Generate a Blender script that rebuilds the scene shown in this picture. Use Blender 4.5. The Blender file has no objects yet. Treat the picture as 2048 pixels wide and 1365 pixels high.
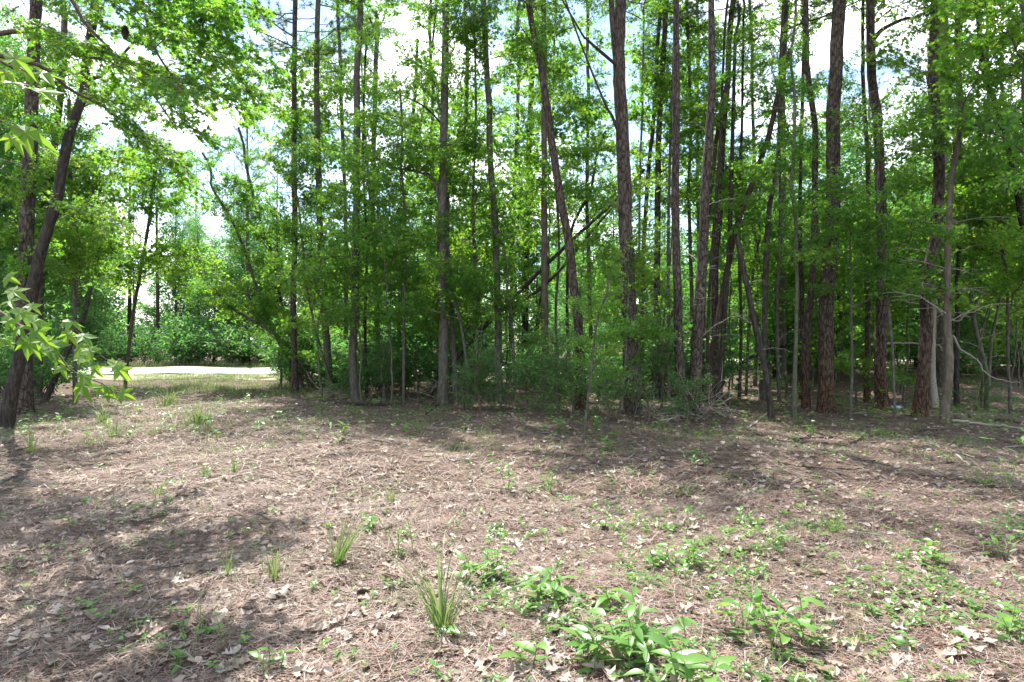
import bpy, math, random
import numpy as np
from mathutils import Vector, Matrix, Euler

# ------------------------------------------------------------------ camera, world, sun, exposure
SC = bpy.context.scene
COL = SC.collection
FPX, CX, HY, EYE = 1264.0, 1024.0, 683.0, 1.6      # photograph's pixels (2048 wide), level camera
R = math.radians

cam_d = bpy.data.cameras.new('camera'); cam = bpy.data.objects.new('camera', cam_d); COL.objects.link(cam)
cam.location = (0, 0, EYE); cam.rotation_euler = (R(90), 0, 0)
cam_d.sensor_width = 36; cam_d.lens = 36 * FPX / 2048; cam_d.clip_start = 0.05; cam_d.clip_end = 2000
SC.camera = cam

SUN_EL, SUN_AZ = 60.0, -24.0      # azimuth measured from the view direction, negative = left
sd = Vector((math.sin(R(SUN_AZ)) * math.cos(R(SUN_EL)), math.cos(R(SUN_AZ)) * math.cos(R(SUN_EL)), math.sin(R(SUN_EL))))
W = bpy.data.worlds.new('World'); SC.world = W; W.use_nodes = True
nt = W.node_tree; nt.nodes.clear()
out = nt.nodes.new('ShaderNodeOutputWorld'); bg = nt.nodes.new('ShaderNodeBackground')
sky = nt.nodes.new('ShaderNodeTexSky'); sky.sky_type = 'NISHITA'; sky.sun_disc = False
sky.sun_elevation = R(SUN_EL); sky.sun_rotation = R(SUN_AZ); sky.altitude = 50; sky.dust_density = 0.4; sky.air_density = 1.3
tc = nt.nodes.new('ShaderNodeTexCoord'); mp = nt.nodes.new('ShaderNodeMapping'); mp.inputs['Scale'].default_value = (1, 1, 2.2)
nz = nt.nodes.new('ShaderNodeTexNoise'); nz.inputs['Scale'].default_value = 3.2; nz.inputs['Detail'].default_value = 6; nz.inputs['Roughness'].default_value = 0.62
rp = nt.nodes.new('ShaderNodeValToRGB'); rp.color_ramp.elements[0].position = 0.47; rp.color_ramp.elements[1].position = 0.62
mx = nt.nodes.new('ShaderNodeMix'); mx.data_type = 'RGBA'
nt.links.new(tc.outputs['Generated'], mp.inputs['Vector']); nt.links.new(mp.outputs[0], nz.inputs['Vector'])
nt.links.new(nz.outputs['Fac'], rp.inputs['Fac']); nt.links.new(rp.outputs['Color'], mx.inputs['Factor'])
nt.links.new(sky.outputs['Color'], mx.inputs['A']); mx.inputs['B'].default_value = (14.5, 14.8, 15.4, 1)
nt.links.new(mx.outputs['Result'], bg.inputs['Color']); bg.inputs['Strength'].default_value = 0.1
nt.links.new(bg.outputs[0], out.inputs['Surface'])

sl = bpy.data.lights.new('sun', 'SUN'); so = bpy.data.objects.new('sun', sl); COL.objects.link(so)
sl.energy = 5.0; sl.angle = R(0.53); sl.color = (1.0, 0.95, 0.88)
so.rotation_euler = sd.to_track_quat('Z', 'Y').to_euler()
SC.view_settings.view_transform = 'Standard'; SC.view_settings.look = 'None'
SC.view_settings.exposure = 1.62; SC.view_settings.gamma = 1.0; SC.view_settings.use_curve_mapping = False
cy = SC.cycles
cy.max_bounces = 6; cy.diffuse_bounces = 4; cy.glossy_bounces = 2; cy.transmission_bounces = 4; cy.transparent_max_bounces = 4
cy.use_denoising = True; cy.denoiser = 'OPENIMAGEDENOISE'; cy.sample_clamp_indirect = 8
cy.caustics_reflective = False; cy.caustics_refractive = False

# ------------------------------------------------------------------ ground shape and pixel -> place
def gh(x, y):
    x = np.asarray(x, float); y = np.asarray(y, float)
    h = 0.030 * np.sin(0.9 * x + 0.5 * y) + 0.028 * np.sin(0.6 * y - 0.8 * x + 1.1)
    h = h + 0.026 * np.sin(2.3 * x + 1.2 + 0.7 * np.sin(1.1 * y)) * np.sin(2.1 * y + 0.4)
    h = h + 0.017 * np.sin(5.1 * x + 2 * np.sin(1.7 * y)) * np.sin(4.3 * y + 1.3 * x)
    h = h + 0.16 * np.exp(-((x - 3.1) ** 2 + (y - 8.2) ** 2) / 1.6)            # needle mound on the right
    h = h + 0.13 * np.exp(-((x - 3.3) ** 2 + (y - 13.4) ** 2) / 1.8)
    h = h + 0.45 * np.clip((y - 17) / 12, 0, 1) * np.clip((x - 4) / 6, 0, 1)   # rise behind the right pines
    return h * np.clip((y - 0.0) / 1.5, 0, 1)
def ghf(x, y): return float(gh(x, y))
def at(px, py, Y): return Vector(((px - CX) / FPX * Y, Y, EYE + (HY - py) / FPX * Y))
def ground(px, py):
    d = max(py - HY, 6.0); Y = FPX * EYE / d
    for _ in range(12):
        Y = 0.5 * Y + 0.5 * FPX * (EYE - ghf((px - CX) / FPX * Y, Y)) / d
    x = (px - CX) / FPX * Y
    return Vector((x, Y, ghf(x, Y)))

# ------------------------------------------------------------------ object helpers
def tag(o, label=None, cat=None, group=None, kind=None):
    if label: o['label'] = label
    if cat: o['category'] = cat
    if group: o['group'] = group
    if kind: o['kind'] = kind
    return o
def obj(name, me, parent=None, loc=(0, 0, 0), rot=(0, 0, 0), sc=1.0):
    o = bpy.data.objects.new(name, me); COL.objects.link(o)
    o.location = loc; o.rotation_euler = rot
    o.scale = (sc, sc, sc) if isinstance(sc, (int, float)) else sc
    if parent is not None: o.parent = parent
    return o
def thing(name, label, cat, loc=(0, 0, 0), group=None, rz=0.0, sc=1.0):
    return tag(obj(name, None, None, loc, (0, 0, rz), sc), label, cat, group)

class MB:
    """collects vertex / face arrays with a material slot each, then makes one mesh"""
    def __init__(s): s.V = []; s.F = []; s.n = 0
    def add(s, v, f, m=0, smooth=True):
        v = np.asarray(v, float).reshape(-1, 3); f = np.asarray(f, int)
        if len(f) == 0: return s
        s.V.append(v); s.F.append((f + s.n, m, smooth)); s.n += len(v); return s
    def join(s, o, M=None, off=None, mat_shift=0):
        for k, v in enumerate(o.V):
            vv = v if M is None else v @ M.T
            s.V.append(vv if off is None else vv + off)
        for f, m, sm in o.F: s.F.append((f + s.n, m + mat_shift, sm))
        s.n += o.n; return s
    def mesh(s, name, mats):
        me = bpy.data.meshes.new(name)
        V = np.concatenate(s.V) if s.V else np.zeros((0, 3))
        me.vertices.add(len(V)); me.vertices.foreach_set('co', V.ravel().astype(np.float32))
        nl = sum(f.size for f, _, _ in s.F); npol = sum(len(f) for f, _, _ in s.F)
        me.loops.add(nl); me.polygons.add(npol)
        me.loops.foreach_set('vertex_index', np.concatenate([f.ravel() for f, _, _ in s.F]).astype(np.int32))
        tot = np.concatenate([np.full(len(f), f.shape[1]) for f, _, _ in s.F])
        st = np.concatenate([[0], np.cumsum(tot)[:-1]])
        me.polygons.foreach_set('loop_start', st.astype(np.int32))
        me.polygons.foreach_set('material_index', np.concatenate([np.full(len(f), m) for f, m, _ in s.F]).astype(np.int32))
        me.polygons.foreach_set('use_smooth', np.concatenate([np.full(len(f), sm) for f, _, sm in s.F]).astype(bool))
        for m in mats: me.materials.append(m)
        me.update(calc_edges=True)
        return me

def spline(P, n):
    P = np.asarray(P, float)
    if len(P) == 2: return P[0] + (P[1] - P[0]) * np.linspace(0, 1, n)[:, None]
    Q = np.vstack([2 * P[0] - P[1], P, 2 * P[-1] - P[-2]])
    t = np.linspace(0, len(P) - 1 - 1e-6, n); i = t.astype(int); u = (t - i)[:, None]
    a, b, c, d = Q[i], Q[i + 1], Q[i + 2], Q[i + 3]
    return 0.5 * (2 * b + (c - a) * u + (2 * a - 5 * b + 4 * c - d) * u ** 2 + (3 * b - a - 3 * c + d) * u ** 3)
def tube(P, rad, sides=6, rng=None, rough=0.0, cap=True):
    P = np.asarray(P, float); n = len(P); rad = np.broadcast_to(np.asarray(rad, float), (n,))
    T = np.gradient(P, axis=0); T /= np.linalg.norm(T, axis=1)[:, None] + 1e-9
    ref = np.array([1.0, 0.1, 0]) if abs(T[:, 2]).mean() > 0.6 else np.array([0.05, 0.1, 1.0])
    A = np.cross(T, ref); A /= np.linalg.norm(A, axis=1)[:, None] + 1e-9
    B = np.cross(T, A)
    ang = np.linspace(0, 2 * math.pi, sides, endpoint=False)
    rr = rad[:, None] * np.ones((n, sides))
    if rough and rng is not None:
        rr = rr * (1 + rough * rng.standard_normal((n, sides)) + rough * rng.standard_normal((1, sides)))
    V = P[:, None, :] + rr[..., None] * (np.cos(ang)[None, :, None] * A[:, None, :] + np.sin(ang)[None, :, None] * B[:, None, :])
    i = np.arange(n - 1)[:, None] * sides; j = np.arange(sides)[None, :]; k = (j + 1) % sides
    F = np.stack([i + j, i + k, i + sides + k, i + sides + j], -1).reshape(-1, 4)
    return V.reshape(-1, 3), F
def norm(v): return v / (np.linalg.norm(v, axis=-1, keepdims=True) + 1e-9)

# ------------------------------------------------------------------ materials
def newmat(name):
    m = bpy.data.materials.new(name); m.use_nodes = True; t = m.node_tree
    p = t.nodes['Principled BSDF']; return m, t, p, t.nodes['Material Output']
def ramp(t, cols, pos=None):
    r = t.nodes.new('ShaderNodeValToRGB'); e = r.color_ramp.elements
    while len(e) < len(cols): e.new(0.5)
    for k, c in enumerate(cols):
        e[k].position = pos[k] if pos else k / (len(cols) - 1); e[k].color = (*c, 1)
    return r
def leaf_mat(name, cols, trans, tw=0.42, rough=0.46, spec=0.3):
    m, t, p, o = newmat(name)
    g = t.nodes.new('ShaderNodeNewGeometry'); oi = t.nodes.new('ShaderNodeObjectInfo')
    ad = t.nodes.new('ShaderNodeMath'); ad.operation = 'MULTIPLY_ADD'; ad.inputs[1].default_value = 0.35
    sc = t.nodes.new('ShaderNodeMath'); sc.operation = 'MULTIPLY'; sc.inputs[1].default_value = 0.65
    t.links.new(g.outputs['Random Per Island'], sc.inputs[0])
    t.links.new(oi.outputs['Random'], ad.inputs[0]); t.links.new(sc.outputs[0], ad.inputs[2])
    r = ramp(t, cols); t.links.new(ad.outputs[0], r.inputs['Fac'])
    t.links.new(r.outputs['Color'], p.inputs['Base Color'])
    p.inputs['Roughness'].default_value = rough; p.inputs['Specular IOR Level'].default_value = spec
    r2 = ramp(t, trans); t.links.new(ad.outputs[0], r2.inputs['Fac'])
    tl = t.nodes.new('ShaderNodeBsdfTranslucent'); t.links.new(r2.outputs['Color'], tl.inputs['Color'])
    ms = t.nodes.new('ShaderNodeMixShader'); ms.inputs['Fac'].default_value = tw
    t.links.new(p.outputs[0], ms.inputs[1]); t.links.new(tl.outputs[0], ms.inputs[2]); t.links.new(ms.outputs[0], o.inputs['Surface'])
    return m
def island_mat(name, cols, pos=None, rough=0.8, spec=0.2, trans=0.0):
    m, t, p, o = newmat(name)
    g = t.nodes.new('ShaderNodeNewGeometry'); r = ramp(t, cols, pos)
    oi = t.nodes.new('ShaderNodeObjectInfo'); ad = t.nodes.new('ShaderNodeMath'); ad.operation = 'ADD'
    fr = t.nodes.new('ShaderNodeMath'); fr.operation = 'FRACT'
    t.links.new(g.outputs['Random Per Island'], ad.inputs[0]); t.links.new(oi.outputs['Random'], ad.inputs[1]); t.links.new(ad.outputs[0], fr.inputs[0])
    t.links.new(fr.outputs[0], r.inputs['Fac'])
    nzz = t.nodes.new('ShaderNodeTexNoise'); nzz.inputs['Scale'].default_value = 60; nzz.inputs['Detail'].default_value = 3
    tcc = t.nodes.new('ShaderNodeTexCoord'); t.links.new(tcc.outputs['Object'], nzz.inputs['Vector'])
    mm = t.nodes.new('ShaderNodeMix'); mm.data_type = 'RGBA'; mm.blend_type = 'MULTIPLY'; mm.inputs['Factor'].default_value = 0.5
    t.links.new(r.outputs['Color'], mm.inputs['A'])
    rr = ramp(t, [(0.5, 0.5, 0.5), (1.3, 1.3, 1.3)], [0.3, 0.7]); t.links.new(nzz.outputs['Fac'], rr.inputs['Fac']); t.links.new(rr.outputs['Color'], mm.inputs['B'])
    t.links.new(mm.outputs['Result'], p.inputs['Base Color'])
    p.inputs['Roughness'].default_value = rough; p.inputs['Specular IOR Level'].default_value = spec
    if trans:
        tl = t.nodes.new('ShaderNodeBsdfTranslucent'); t.links.new(r.outputs['Color'], tl.inputs['Color'])
        ms = t.nodes.new('ShaderNodeMixShader'); ms.inputs['Fac'].default_value = trans
        t.links.new(p.outputs[0], ms.inputs[1]); t.links.new(tl.outputs[0], ms.inputs[2]); t.links.new(ms.outputs[0], o.inputs['Surface'])
    return m
def bark_mat(name, dark, mid, light, vscale=(26, 26, 5), plates=False, low=None, bump=0.6):
    m, t, p, o = newmat(name)
    tcc = t.nodes.new('ShaderNodeTexCoord'); mpp = t.nodes.new('ShaderNodeMapping'); mpp.inputs['Scale'].default_value = vscale
    t.links.new(tcc.outputs['Object'], mpp.inputs['Vector'])
    n1 = t.nodes.new('ShaderNodeTexNoise'); n1.inputs['Scale'].default_value = 1.0; n1.inputs['Detail'].default_value = 5; n1.inputs['Roughness'].default_value = 0.65
    t.links.new(mpp.outputs[0], n1.inputs['Vector'])
    r = ramp(t, [dark, mid, light], [0.32, 0.52, 0.72]); t.links.new(n1.outputs['Fac'], r.inputs['Fac'])
    col = r.outputs['Color']; hgt = n1.outputs['Fac']
    if plates:
        vo = t.nodes.new('ShaderNodeTexVoronoi'); vo.feature = 'DISTANCE_TO_EDGE'; vo.inputs['Scale'].default_value = 0.75
        ad = t.nodes.new('ShaderNodeVectorMath'); ad.operation = 'MULTIPLY_ADD'; ad.inputs[1].default_value = (0.8, 0.8, 0.8)
        t.links.new(n1.outputs['Color'], ad.inputs[0]); t.links.new(mpp.outputs[0], ad.inputs[2]); t.links.new(ad.outputs[0], vo.inputs['Vector'])
        rv = ramp(t, [(0.22, 0.2, 0.19), (1, 1, 1)], [0.0, 0.14]); t.links.new(vo.outputs['Distance'], rv.inputs['Fac'])
        mm = t.nodes.new('ShaderNodeMix'); mm.data_type = 'RGBA'; mm.blend_type = 'MULTIPLY'; mm.inputs['Factor'].default_value = 0.9
        t.links.new(col, mm.inputs['A']); t.links.new(rv.outputs['Color'], mm.inputs['B']); col = mm.outputs['Result']
        h2 = t.nodes.new('ShaderNodeMath'); h2.operation = 'ADD'
        t.links.new(rv.outputs['Color'], h2.inputs[0]); t.links.new(n1.outputs['Fac'], h2.inputs[1]); hgt = h2.outputs[0]
    if low:   # rust-coloured lower bark, as the right-hand pines have it
        sp = t.nodes.new('ShaderNodeSeparateXYZ'); t.links.new(tcc.outputs['Object'], sp.inputs[0])
        n2 = t.nodes.new('ShaderNodeTexNoise'); n2.inputs['Scale'].default_value = 3.0; t.links.new(tcc.outputs['Object'], n2.inputs['Vector'])
        ma = t.nodes.new('ShaderNodeMath'); ma.operation = 'MULTIPLY_ADD'; ma.inputs[1].default_value = 2.2
        t.links.new(n2.outputs['Fac'], ma.inputs[0]); t.links.new(sp.outputs['Z'], ma.inputs[2])
        rl = ramp(t, [(1, 1, 1), (0, 0, 0)], [0.0, 1.0])
        mr = t.nodes.new('ShaderNodeMapRange'); mr.inputs['From Min'].default_value = 1.6; mr.inputs['From Max'].default_value = 3.4
        t.links.new(ma.outputs[0], mr.inputs['Value']); t.links.new(mr.outputs[0], rl.inputs['Fac'])
        ml = t.nodes.new('ShaderNodeMix'); ml.data_type = 'RGBA'; ml.blend_type = 'MULTIPLY'
        t.links.new(rl.outputs['Color'], ml.inputs['Factor']); t.links.new(col, ml.inputs['A']); ml.inputs['B'].default_value = (*low, 1); col = ml.outputs['Result']
    # lichen blotches
    n3 = t.nodes.new('ShaderNodeTexNoise'); n3.inputs['Scale'].default_value = 5.5; n3.inputs['Detail'].default_value = 4; t.links.new(tcc.outputs['Object'], n3.inputs['Vector'])
    r3 = ramp(t, [(0, 0, 0), (0.55, 0.55, 0.55)], [0.58, 0.72]); t.links.new(n3.outputs['Fac'], r3.inputs['Fac'])
    mk = t.nodes.new('ShaderNodeMix'); mk.data_type = 'RGBA'; t.links.new(r3.outputs['Color'], mk.inputs['Factor'])
    t.links.new(col, mk.inputs['A']); mk.inputs['B'].default_value = (mid[0] * 1.35 + .015, mid[1] * 1.45 + .02, mid[2] * 1.3 + .012, 1)
    t.links.new(mk.outputs['Result'], p.inputs['Base Color'])
    bp = t.nodes.new('ShaderNodeBump'); bp.inputs['Strength'].default_value = bump; bp.inputs['Distance'].default_value = 0.02
    t.links.new(hgt, bp.inputs['Height']); t.links.new(bp.outputs[0], p.inputs['Normal'])
    p.inputs['Roughness'].default_value = 0.9; p.inputs['Specular IOR Level'].default_value = 0.15
    return m

M = {}
M['gum'] = leaf_mat('sweetgum_leaf', [(0.03, 0.09, 0.02), (0.05, 0.13, 0.025), (0.08, 0.17, 0.03), (0.125, 0.205, 0.032)],
                    [(0.10, 0.32, 0.03), (0.18, 0.44, 0.035), (0.29, 0.54, 0.04), (0.44, 0.61, 0.05)], tw=0.5)
M['near'] = leaf_mat('near_sweetgum_leaf', [(0.03, 0.095, 0.02), (0.045, 0.12, 0.022), (0.07, 0.15, 0.026), (0.10, 0.17, 0.03)],
                     [(0.16, 0.36, 0.03), (0.24, 0.45, 0.035), (0.34, 0.54, 0.04), (0.42, 0.58, 0.05)], tw=0.48, rough=0.5, spec=0.25)
M['oval'] = leaf_mat('shrub_leaf', [(0.035, 0.09, 0.032), (0.055, 0.13, 0.042), (0.09, 0.17, 0.055)],
                     [(0.09, 0.28, 0.04), (0.16, 0.39, 0.05), (0.27, 0.48, 0.06)], tw=0.45)
M['far'] = leaf_mat('distant_leaf', [(0.03, 0.085, 0.035), (0.05, 0.125, 0.045), (0.08, 0.16, 0.055)],
                    [(0.09, 0.31, 0.06), (0.16, 0.41, 0.07), (0.26, 0.5, 0.085)], tw=0.5)
M['needle'] = leaf_mat('pine_needle', [(0.045, 0.09, 0.045), (0.07, 0.12, 0.06), (0.10, 0.14, 0.08)],
                       [(0.06, 0.13, 0.04), (0.10, 0.18, 0.05), (0.13, 0.2, 0.07)], tw=0.3)
M['plant'] = leaf_mat('plant_leaf', [(0.04, 0.12, 0.035), (0.07, 0.17, 0.04), (0.10, 0.21, 0.05), (0.14, 0.25, 0.06), (0.24, 0.24, 0.08)],
                      [(0.12, 0.28, 0.05), (0.19, 0.36, 0.055), (0.24, 0.42, 0.06), (0.30, 0.46, 0.08), (0.4, 0.42, 0.1)], tw=0.38, rough=0.36, spec=0.5)
M['grass'] = leaf_mat('grass_blade', [(0.06, 0.115, 0.035), (0.085, 0.15, 0.045), (0.12, 0.175, 0.06), (0.26, 0.22, 0.13)],
                      [(0.12, 0.24, 0.05), (0.18, 0.31, 0.06), (0.24, 0.34, 0.08), (0.34, 0.30, 0.16)], tw=0.35)
M['straw'] = island_mat('pine_straw', [(0.05, 0.031, 0.025), (0.15, 0.084, 0.062), (0.225, 0.136, 0.099), (0.20, 0.162, 0.138), (0.34, 0.275, 0.23), (0.085, 0.066, 0.056)], rough=0.6, spec=0.3)
M['oak'] = island_mat('dry_oak_leaf', [(0.10, 0.07, 0.052), (0.26, 0.195, 0.145), (0.39, 0.31, 0.245), (0.34, 0.30, 0.265), (0.19, 0.13, 0.095), (0.46, 0.385, 0.315)], rough=0.62, spec=0.3, trans=0.14)
M['twig'] = bark_mat('twig_wood', (0.05, 0.038, 0.03), (0.095, 0.075, 0.06), (0.16, 0.13, 0.105), (40, 40, 40), bump=0.2)
M['pale'] = bark_mat('bare_wood', (0.16, 0.14, 0.12), (0.27, 0.24, 0.21), (0.40, 0.37, 0.33), (60, 60, 25), bump=0.3)
M['bark_pine'] = bark_mat('pine_bark', (0.0333, 0.02664, 0.02294), (0.0814, 0.06512, 0.05476), (0.1406, 0.1184, 0.1036), (22, 22, 6.5), plates=True)
M['bark_rust'] = bark_mat('rusty_pine_bark', (0.0333, 0.02664, 0.02294), (0.0851, 0.0666, 0.0555), (0.148, 0.1221, 0.1036), (22, 22, 6.5), plates=True, low=(1.0, 0.74, 0.60))
M['bark_grey'] = bark_mat('grey_bark', (0.0407, 0.037, 0.03108), (0.0888, 0.07992, 0.0666), (0.1628, 0.1517, 0.1332), (20, 20, 7))
M['bark_dark'] = bark_mat('dark_bark', (0.01628, 0.01406, 0.01184), (0.0407, 0.03478, 0.0296), (0.0814, 0.0703, 0.0592), (24, 24, 6))
M['bark_brown'] = bark_mat('dead_brown_bark', (0.0259, 0.01924, 0.01554), (0.05772, 0.03996, 0.03034), (0.1036, 0.0777, 0.06142), (24, 24, 6))
M['bark_tan'] = bark_mat('smooth_tan_bark', (0.0629, 0.0518, 0.03848), (0.111, 0.0925, 0.0703), (0.1702, 0.148, 0.1147), (16, 16, 5), bump=0.3)
M['bark_green'] = bark_mat('mossy_bark', (0.0444, 0.04588, 0.03108), (0.0925, 0.0925, 0.06512), (0.1554, 0.1554, 0.1147), (18, 18, 6), bump=0.3)

def ground_mat():
    m, t, p, o = newmat('forest_floor')
    tcc = t.nodes.new('ShaderNodeTexCoord')
    def noise(s, d=6, r=0.6, w=0.0):
        n = t.nodes.new('ShaderNodeTexNoise'); n.inputs['Scale'].default_value = s; n.inputs['Detail'].default_value = d; n.inputs['Roughness'].default_value = r; n.inputs['Distortion'].default_value = w
        t.links.new(tcc.outputs['Object'], n.inputs['Vector']); return n
    n1 = noise(9, 8, 0.7, 0.6)
    r1 = ramp(t, [(0.02, 0.015, 0.012), (0.06, 0.041, 0.032), (0.11, 0.078, 0.062), (0.16, 0.122, 0.10)], [0.3, 0.46, 0.6, 0.74]); t.links.new(n1.outputs['Fac'], r1.inputs['Fac'])
    # straw streaks in two directions
    col = r1.outputs['Color']
    for k, (a, s) in enumerate([(0.5, (14, 110, 20)), (-0.7, (120, 12, 20))]):
        mpp = t.nodes.new('ShaderNodeMapping'); mpp.inputs['Scale'].default_value = s; mpp.inputs['Rotation'].default_value = (0, 0, a)
        t.links.new(tcc.outputs['Object'], mpp.inputs['Vector'])
        n = t.nodes.new('ShaderNodeTexNoise'); n.inputs['Scale'].default_value = 1; n.inputs['Detail'].default_value = 4; n.inputs['Distortion'].default_value = 1.4
        t.links.new(mpp.outputs[0], n.inputs['Vector'])
        rr = ramp(t, [(0, 0, 0), (1, 1, 1)], [0.52, 0.66]); t.links.new(n.outputs['Fac'], rr.inputs['Fac'])
        mm = t.nodes.new('ShaderNodeMix'); mm.data_type = 'RGBA'; t.links.new(rr.outputs['Color'], mm.inputs['Factor'])
        t.links.new(col, mm.inputs['A']); mm.inputs['B'].default_value = (0.16, 0.096, 0.068, 1) if k == 0 else (0.20, 0.155, 0.122, 1)
        col = mm.outputs['Result']
    # greener, greyer litter by patches
    n4 = noise(0.55, 5, 0.6)
    r4 = ramp(t, [(0, 0, 0), (0.6, 0.6, 0.6)], [0.5, 0.66]); t.links.new(n4.outputs['Fac'], r4.inputs['Fac'])
    mm = t.nodes.new('ShaderNodeMix'); mm.data_type = 'RGBA'; t.links.new(r4.outputs['Color'], mm.inputs['Factor'])
    t.links.new(col, mm.inputs['A']); mm.inputs['B'].default_value = (0.10, 0.085, 0.066, 1)
    t.links.new(mm.outputs['Result'], p.inputs['Base Color'])
    bp = t.nodes.new('ShaderNodeBump'); bp.inputs['Strength'].default_value = 0.9; bp.inputs['Distance'].default_value = 0.03
    n5 = noise(34, 8, 0.75, 0.8); t.links.new(n5.outputs['Fac'], bp.inputs['Height']); t.links.new(bp.outputs[0], p.inputs['Normal'])
    p.inputs['Roughness'].default_value = 0.92; p.inputs['Specular IOR Level'].default_value = 0.12
    return m
M['ground'] = ground_mat()
def noisy_mat(name, a, b, scale, bump=0.3, rough=0.9):
    m, t, p, o = newmat(name)
    tcc = t.nodes.new('ShaderNodeTexCoord'); n = t.nodes.new('ShaderNodeTexNoise'); n.inputs['Scale'].default_value = scale; n.inputs['Detail'].default_value = 8; n.inputs['Roughness'].default_value = 0.65
    t.links.new(tcc.outputs['Object'], n.inputs['Vector']); r = ramp(t, [a, b], [0.35, 0.65]); t.links.new(n.outputs['Fac'], r.inputs['Fac'])
    t.links.new(r.outputs['Color'], p.inputs['Base Color']); bp = t.nodes.new('ShaderNodeBump'); bp.inputs['Strength'].default_value = bump; bp.inputs['Distance'].default_value = 0.03
    t.links.new(n.outputs['Fac'], bp.inputs['Height']); t.links.new(bp.outputs[0], p.inputs['Normal']); p.inputs['Roughness'].default_value = rough
    return m
M['road'] = noisy_mat('sandy_gravel', (0.42, 0.37, 0.31), (0.58, 0.53, 0.46), 3.0)
M['verge'] = noisy_mat('grassy_soil', (0.10, 0.12, 0.05), (0.22, 0.19, 0.11), 1.2)
M['cone'] = noisy_mat('cone_scale', (0.03, 0.022, 0.018), (0.10, 0.07, 0.05), 60)

# ------------------------------------------------------------------ setting: ground sheet, road, verge
def axis_pts(lo, hi, c, d0, grow):
    a = [0.0]; d = d0
    while a[-1] < hi - c: a.append(a[-1] + d); d = d * grow if a[-1] > 5 else d
    b = [0.0]; d = d0
    while b[-1] > lo - c: b.append(b[-1] - d); d = d * grow if b[-1] < -5 else d
    return np.array(sorted(set(a + b))) + c
def sheet(xs, ys, zf, lift=0.0):
    X, Y = np.meshgrid(xs, ys); Z = zf(X, Y) + lift
    V = np.stack([X, Y, Z], -1).reshape(-1, 3); nx, ny = len(xs), len(ys)
    i = np.arange(ny - 1)[:, None] * nx; j = np.arange(nx - 1)[None, :]
    F = np.stack([i + j, i + j + 1, i + nx + j + 1, i + nx + j], -1).reshape(-1, 4)
    return V, F
xs = axis_pts(-300, 300, 0.0, 0.09, 1.035); ys = axis_pts(-120, 420, 6.0, 0.09, 1.035)
g = obj('ground', MB().add(*sheet(xs, ys, gh)).mesh('ground', [M['ground']])); tag(g, kind='structure')
def strip(y0, y1, lift, wob, seed, x0=-90, x1=40):
    r_ = np.random.default_rng(seed); xs_ = np.linspace(x0, x1, 160); n = 7
    e0 = y0 + 0.05 * xs_ + wob * np.convolve(r_.standard_normal(160), np.ones(5) / 5, 'same'); e1 = y1 + 0.05 * xs_ + wob * np.convolve(r_.standard_normal(160), np.ones(5) / 5, 'same')
    t = np.linspace(0, 1, n)[:, None]; Y = e0 * (1 - t) + e1 * t; X = np.repeat(xs_[None], n, 0)
    V = np.stack([X, Y, gh(X, Y) + lift], -1).reshape(-1, 3)
    i = np.arange(n - 1)[:, None] * 160; j = np.arange(159)[None, :]
    return V, np.stack([i + j, i + j + 1, i + 160 + j + 1, i + 160 + j], -1).reshape(-1, 4)
tag(obj('grass_verge', MB().add(*strip(27, 46, 0.02, 0.9, 2)).mesh('grass_verge', [M['verge']])), kind='structure')
tag(obj('road', MB().add(*strip(31.0, 38.0, 0.05, 0.25, 3)).mesh('road', [M['road']])), kind='structure')

# ------------------------------------------------------------------ leaf shapes (x = along the leaf, z = up)
def star_leaf(lobes=5, fine=False):
    ang = np.radians([-112, -58, 0, 58, 112]); ln = np.array([0.5, 0.72, 0.85, 0.72, 0.5])
    P = [(-0.05, 0, 0)]; 
    va = np.radians([-150, -85, -29, 29, 85, 150]); vl = 0.33
    out_ = [(vl * math.cos(va[0]), vl * math.sin(va[0]), 0)]
    for k in range(5):
        if fine:
            for da, fr in ((-15, .62),): out_.append((ln[k] * fr * math.cos(ang[k] + R(da)), ln[k] * fr * math.sin(ang[k] + R(da)), -0.02))
        out_.append((ln[k] * math.cos(ang[k]), ln[k] * math.sin(ang[k]), -0.10 * ln[k]))
        if fine:
            for da, fr in ((15, .62),): out_.append((ln[k] * fr * math.cos(ang[k] + R(da)), ln[k] * fr * math.sin(ang[k] + R(da)), -0.02))
        out_.append((vl * math.cos(va[k + 1]), vl * math.sin(va[k + 1]), 0.02))
    V = np.array([(0.0, 0, 0.0)] + out_); n = len(out_)
    F = np.array([(0, k + 1, (k + 1) % n + 1) for k in range(n)])
    V[:, 0] += 0.15
    return V, F
def oval_leaf(w=0.24, n=4, fold=0.07, droop=0.12):
    t = np.linspace(0, 1, n + 1); prof = np.sin(np.pi * t ** 0.8) * w
    V = []; 
    for k in range(n + 1): V += [(t[k], -prof[k], fold * prof[k] / w - droop * t[k] ** 2), (t[k], 0, -droop * t[k] ** 2), (t[k], prof[k], fold * prof[k] / w - droop * t[k] ** 2)]
    F = []
    for k in range(n):
        a = 3 * k; F += [(a, a + 1, a + 4, a + 3), (a + 1, a + 2, a + 5, a + 4)]
    return np.array(V), np.array(F)
def diamond_leaf(w=0.28):
    return np.array([(0, 0, 0), (0.45, -w, 0.05), (1, 0, -0.08), (0.45, w, 0.05)]), np.array([(0, 1, 2), (0, 2, 3)])
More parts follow.
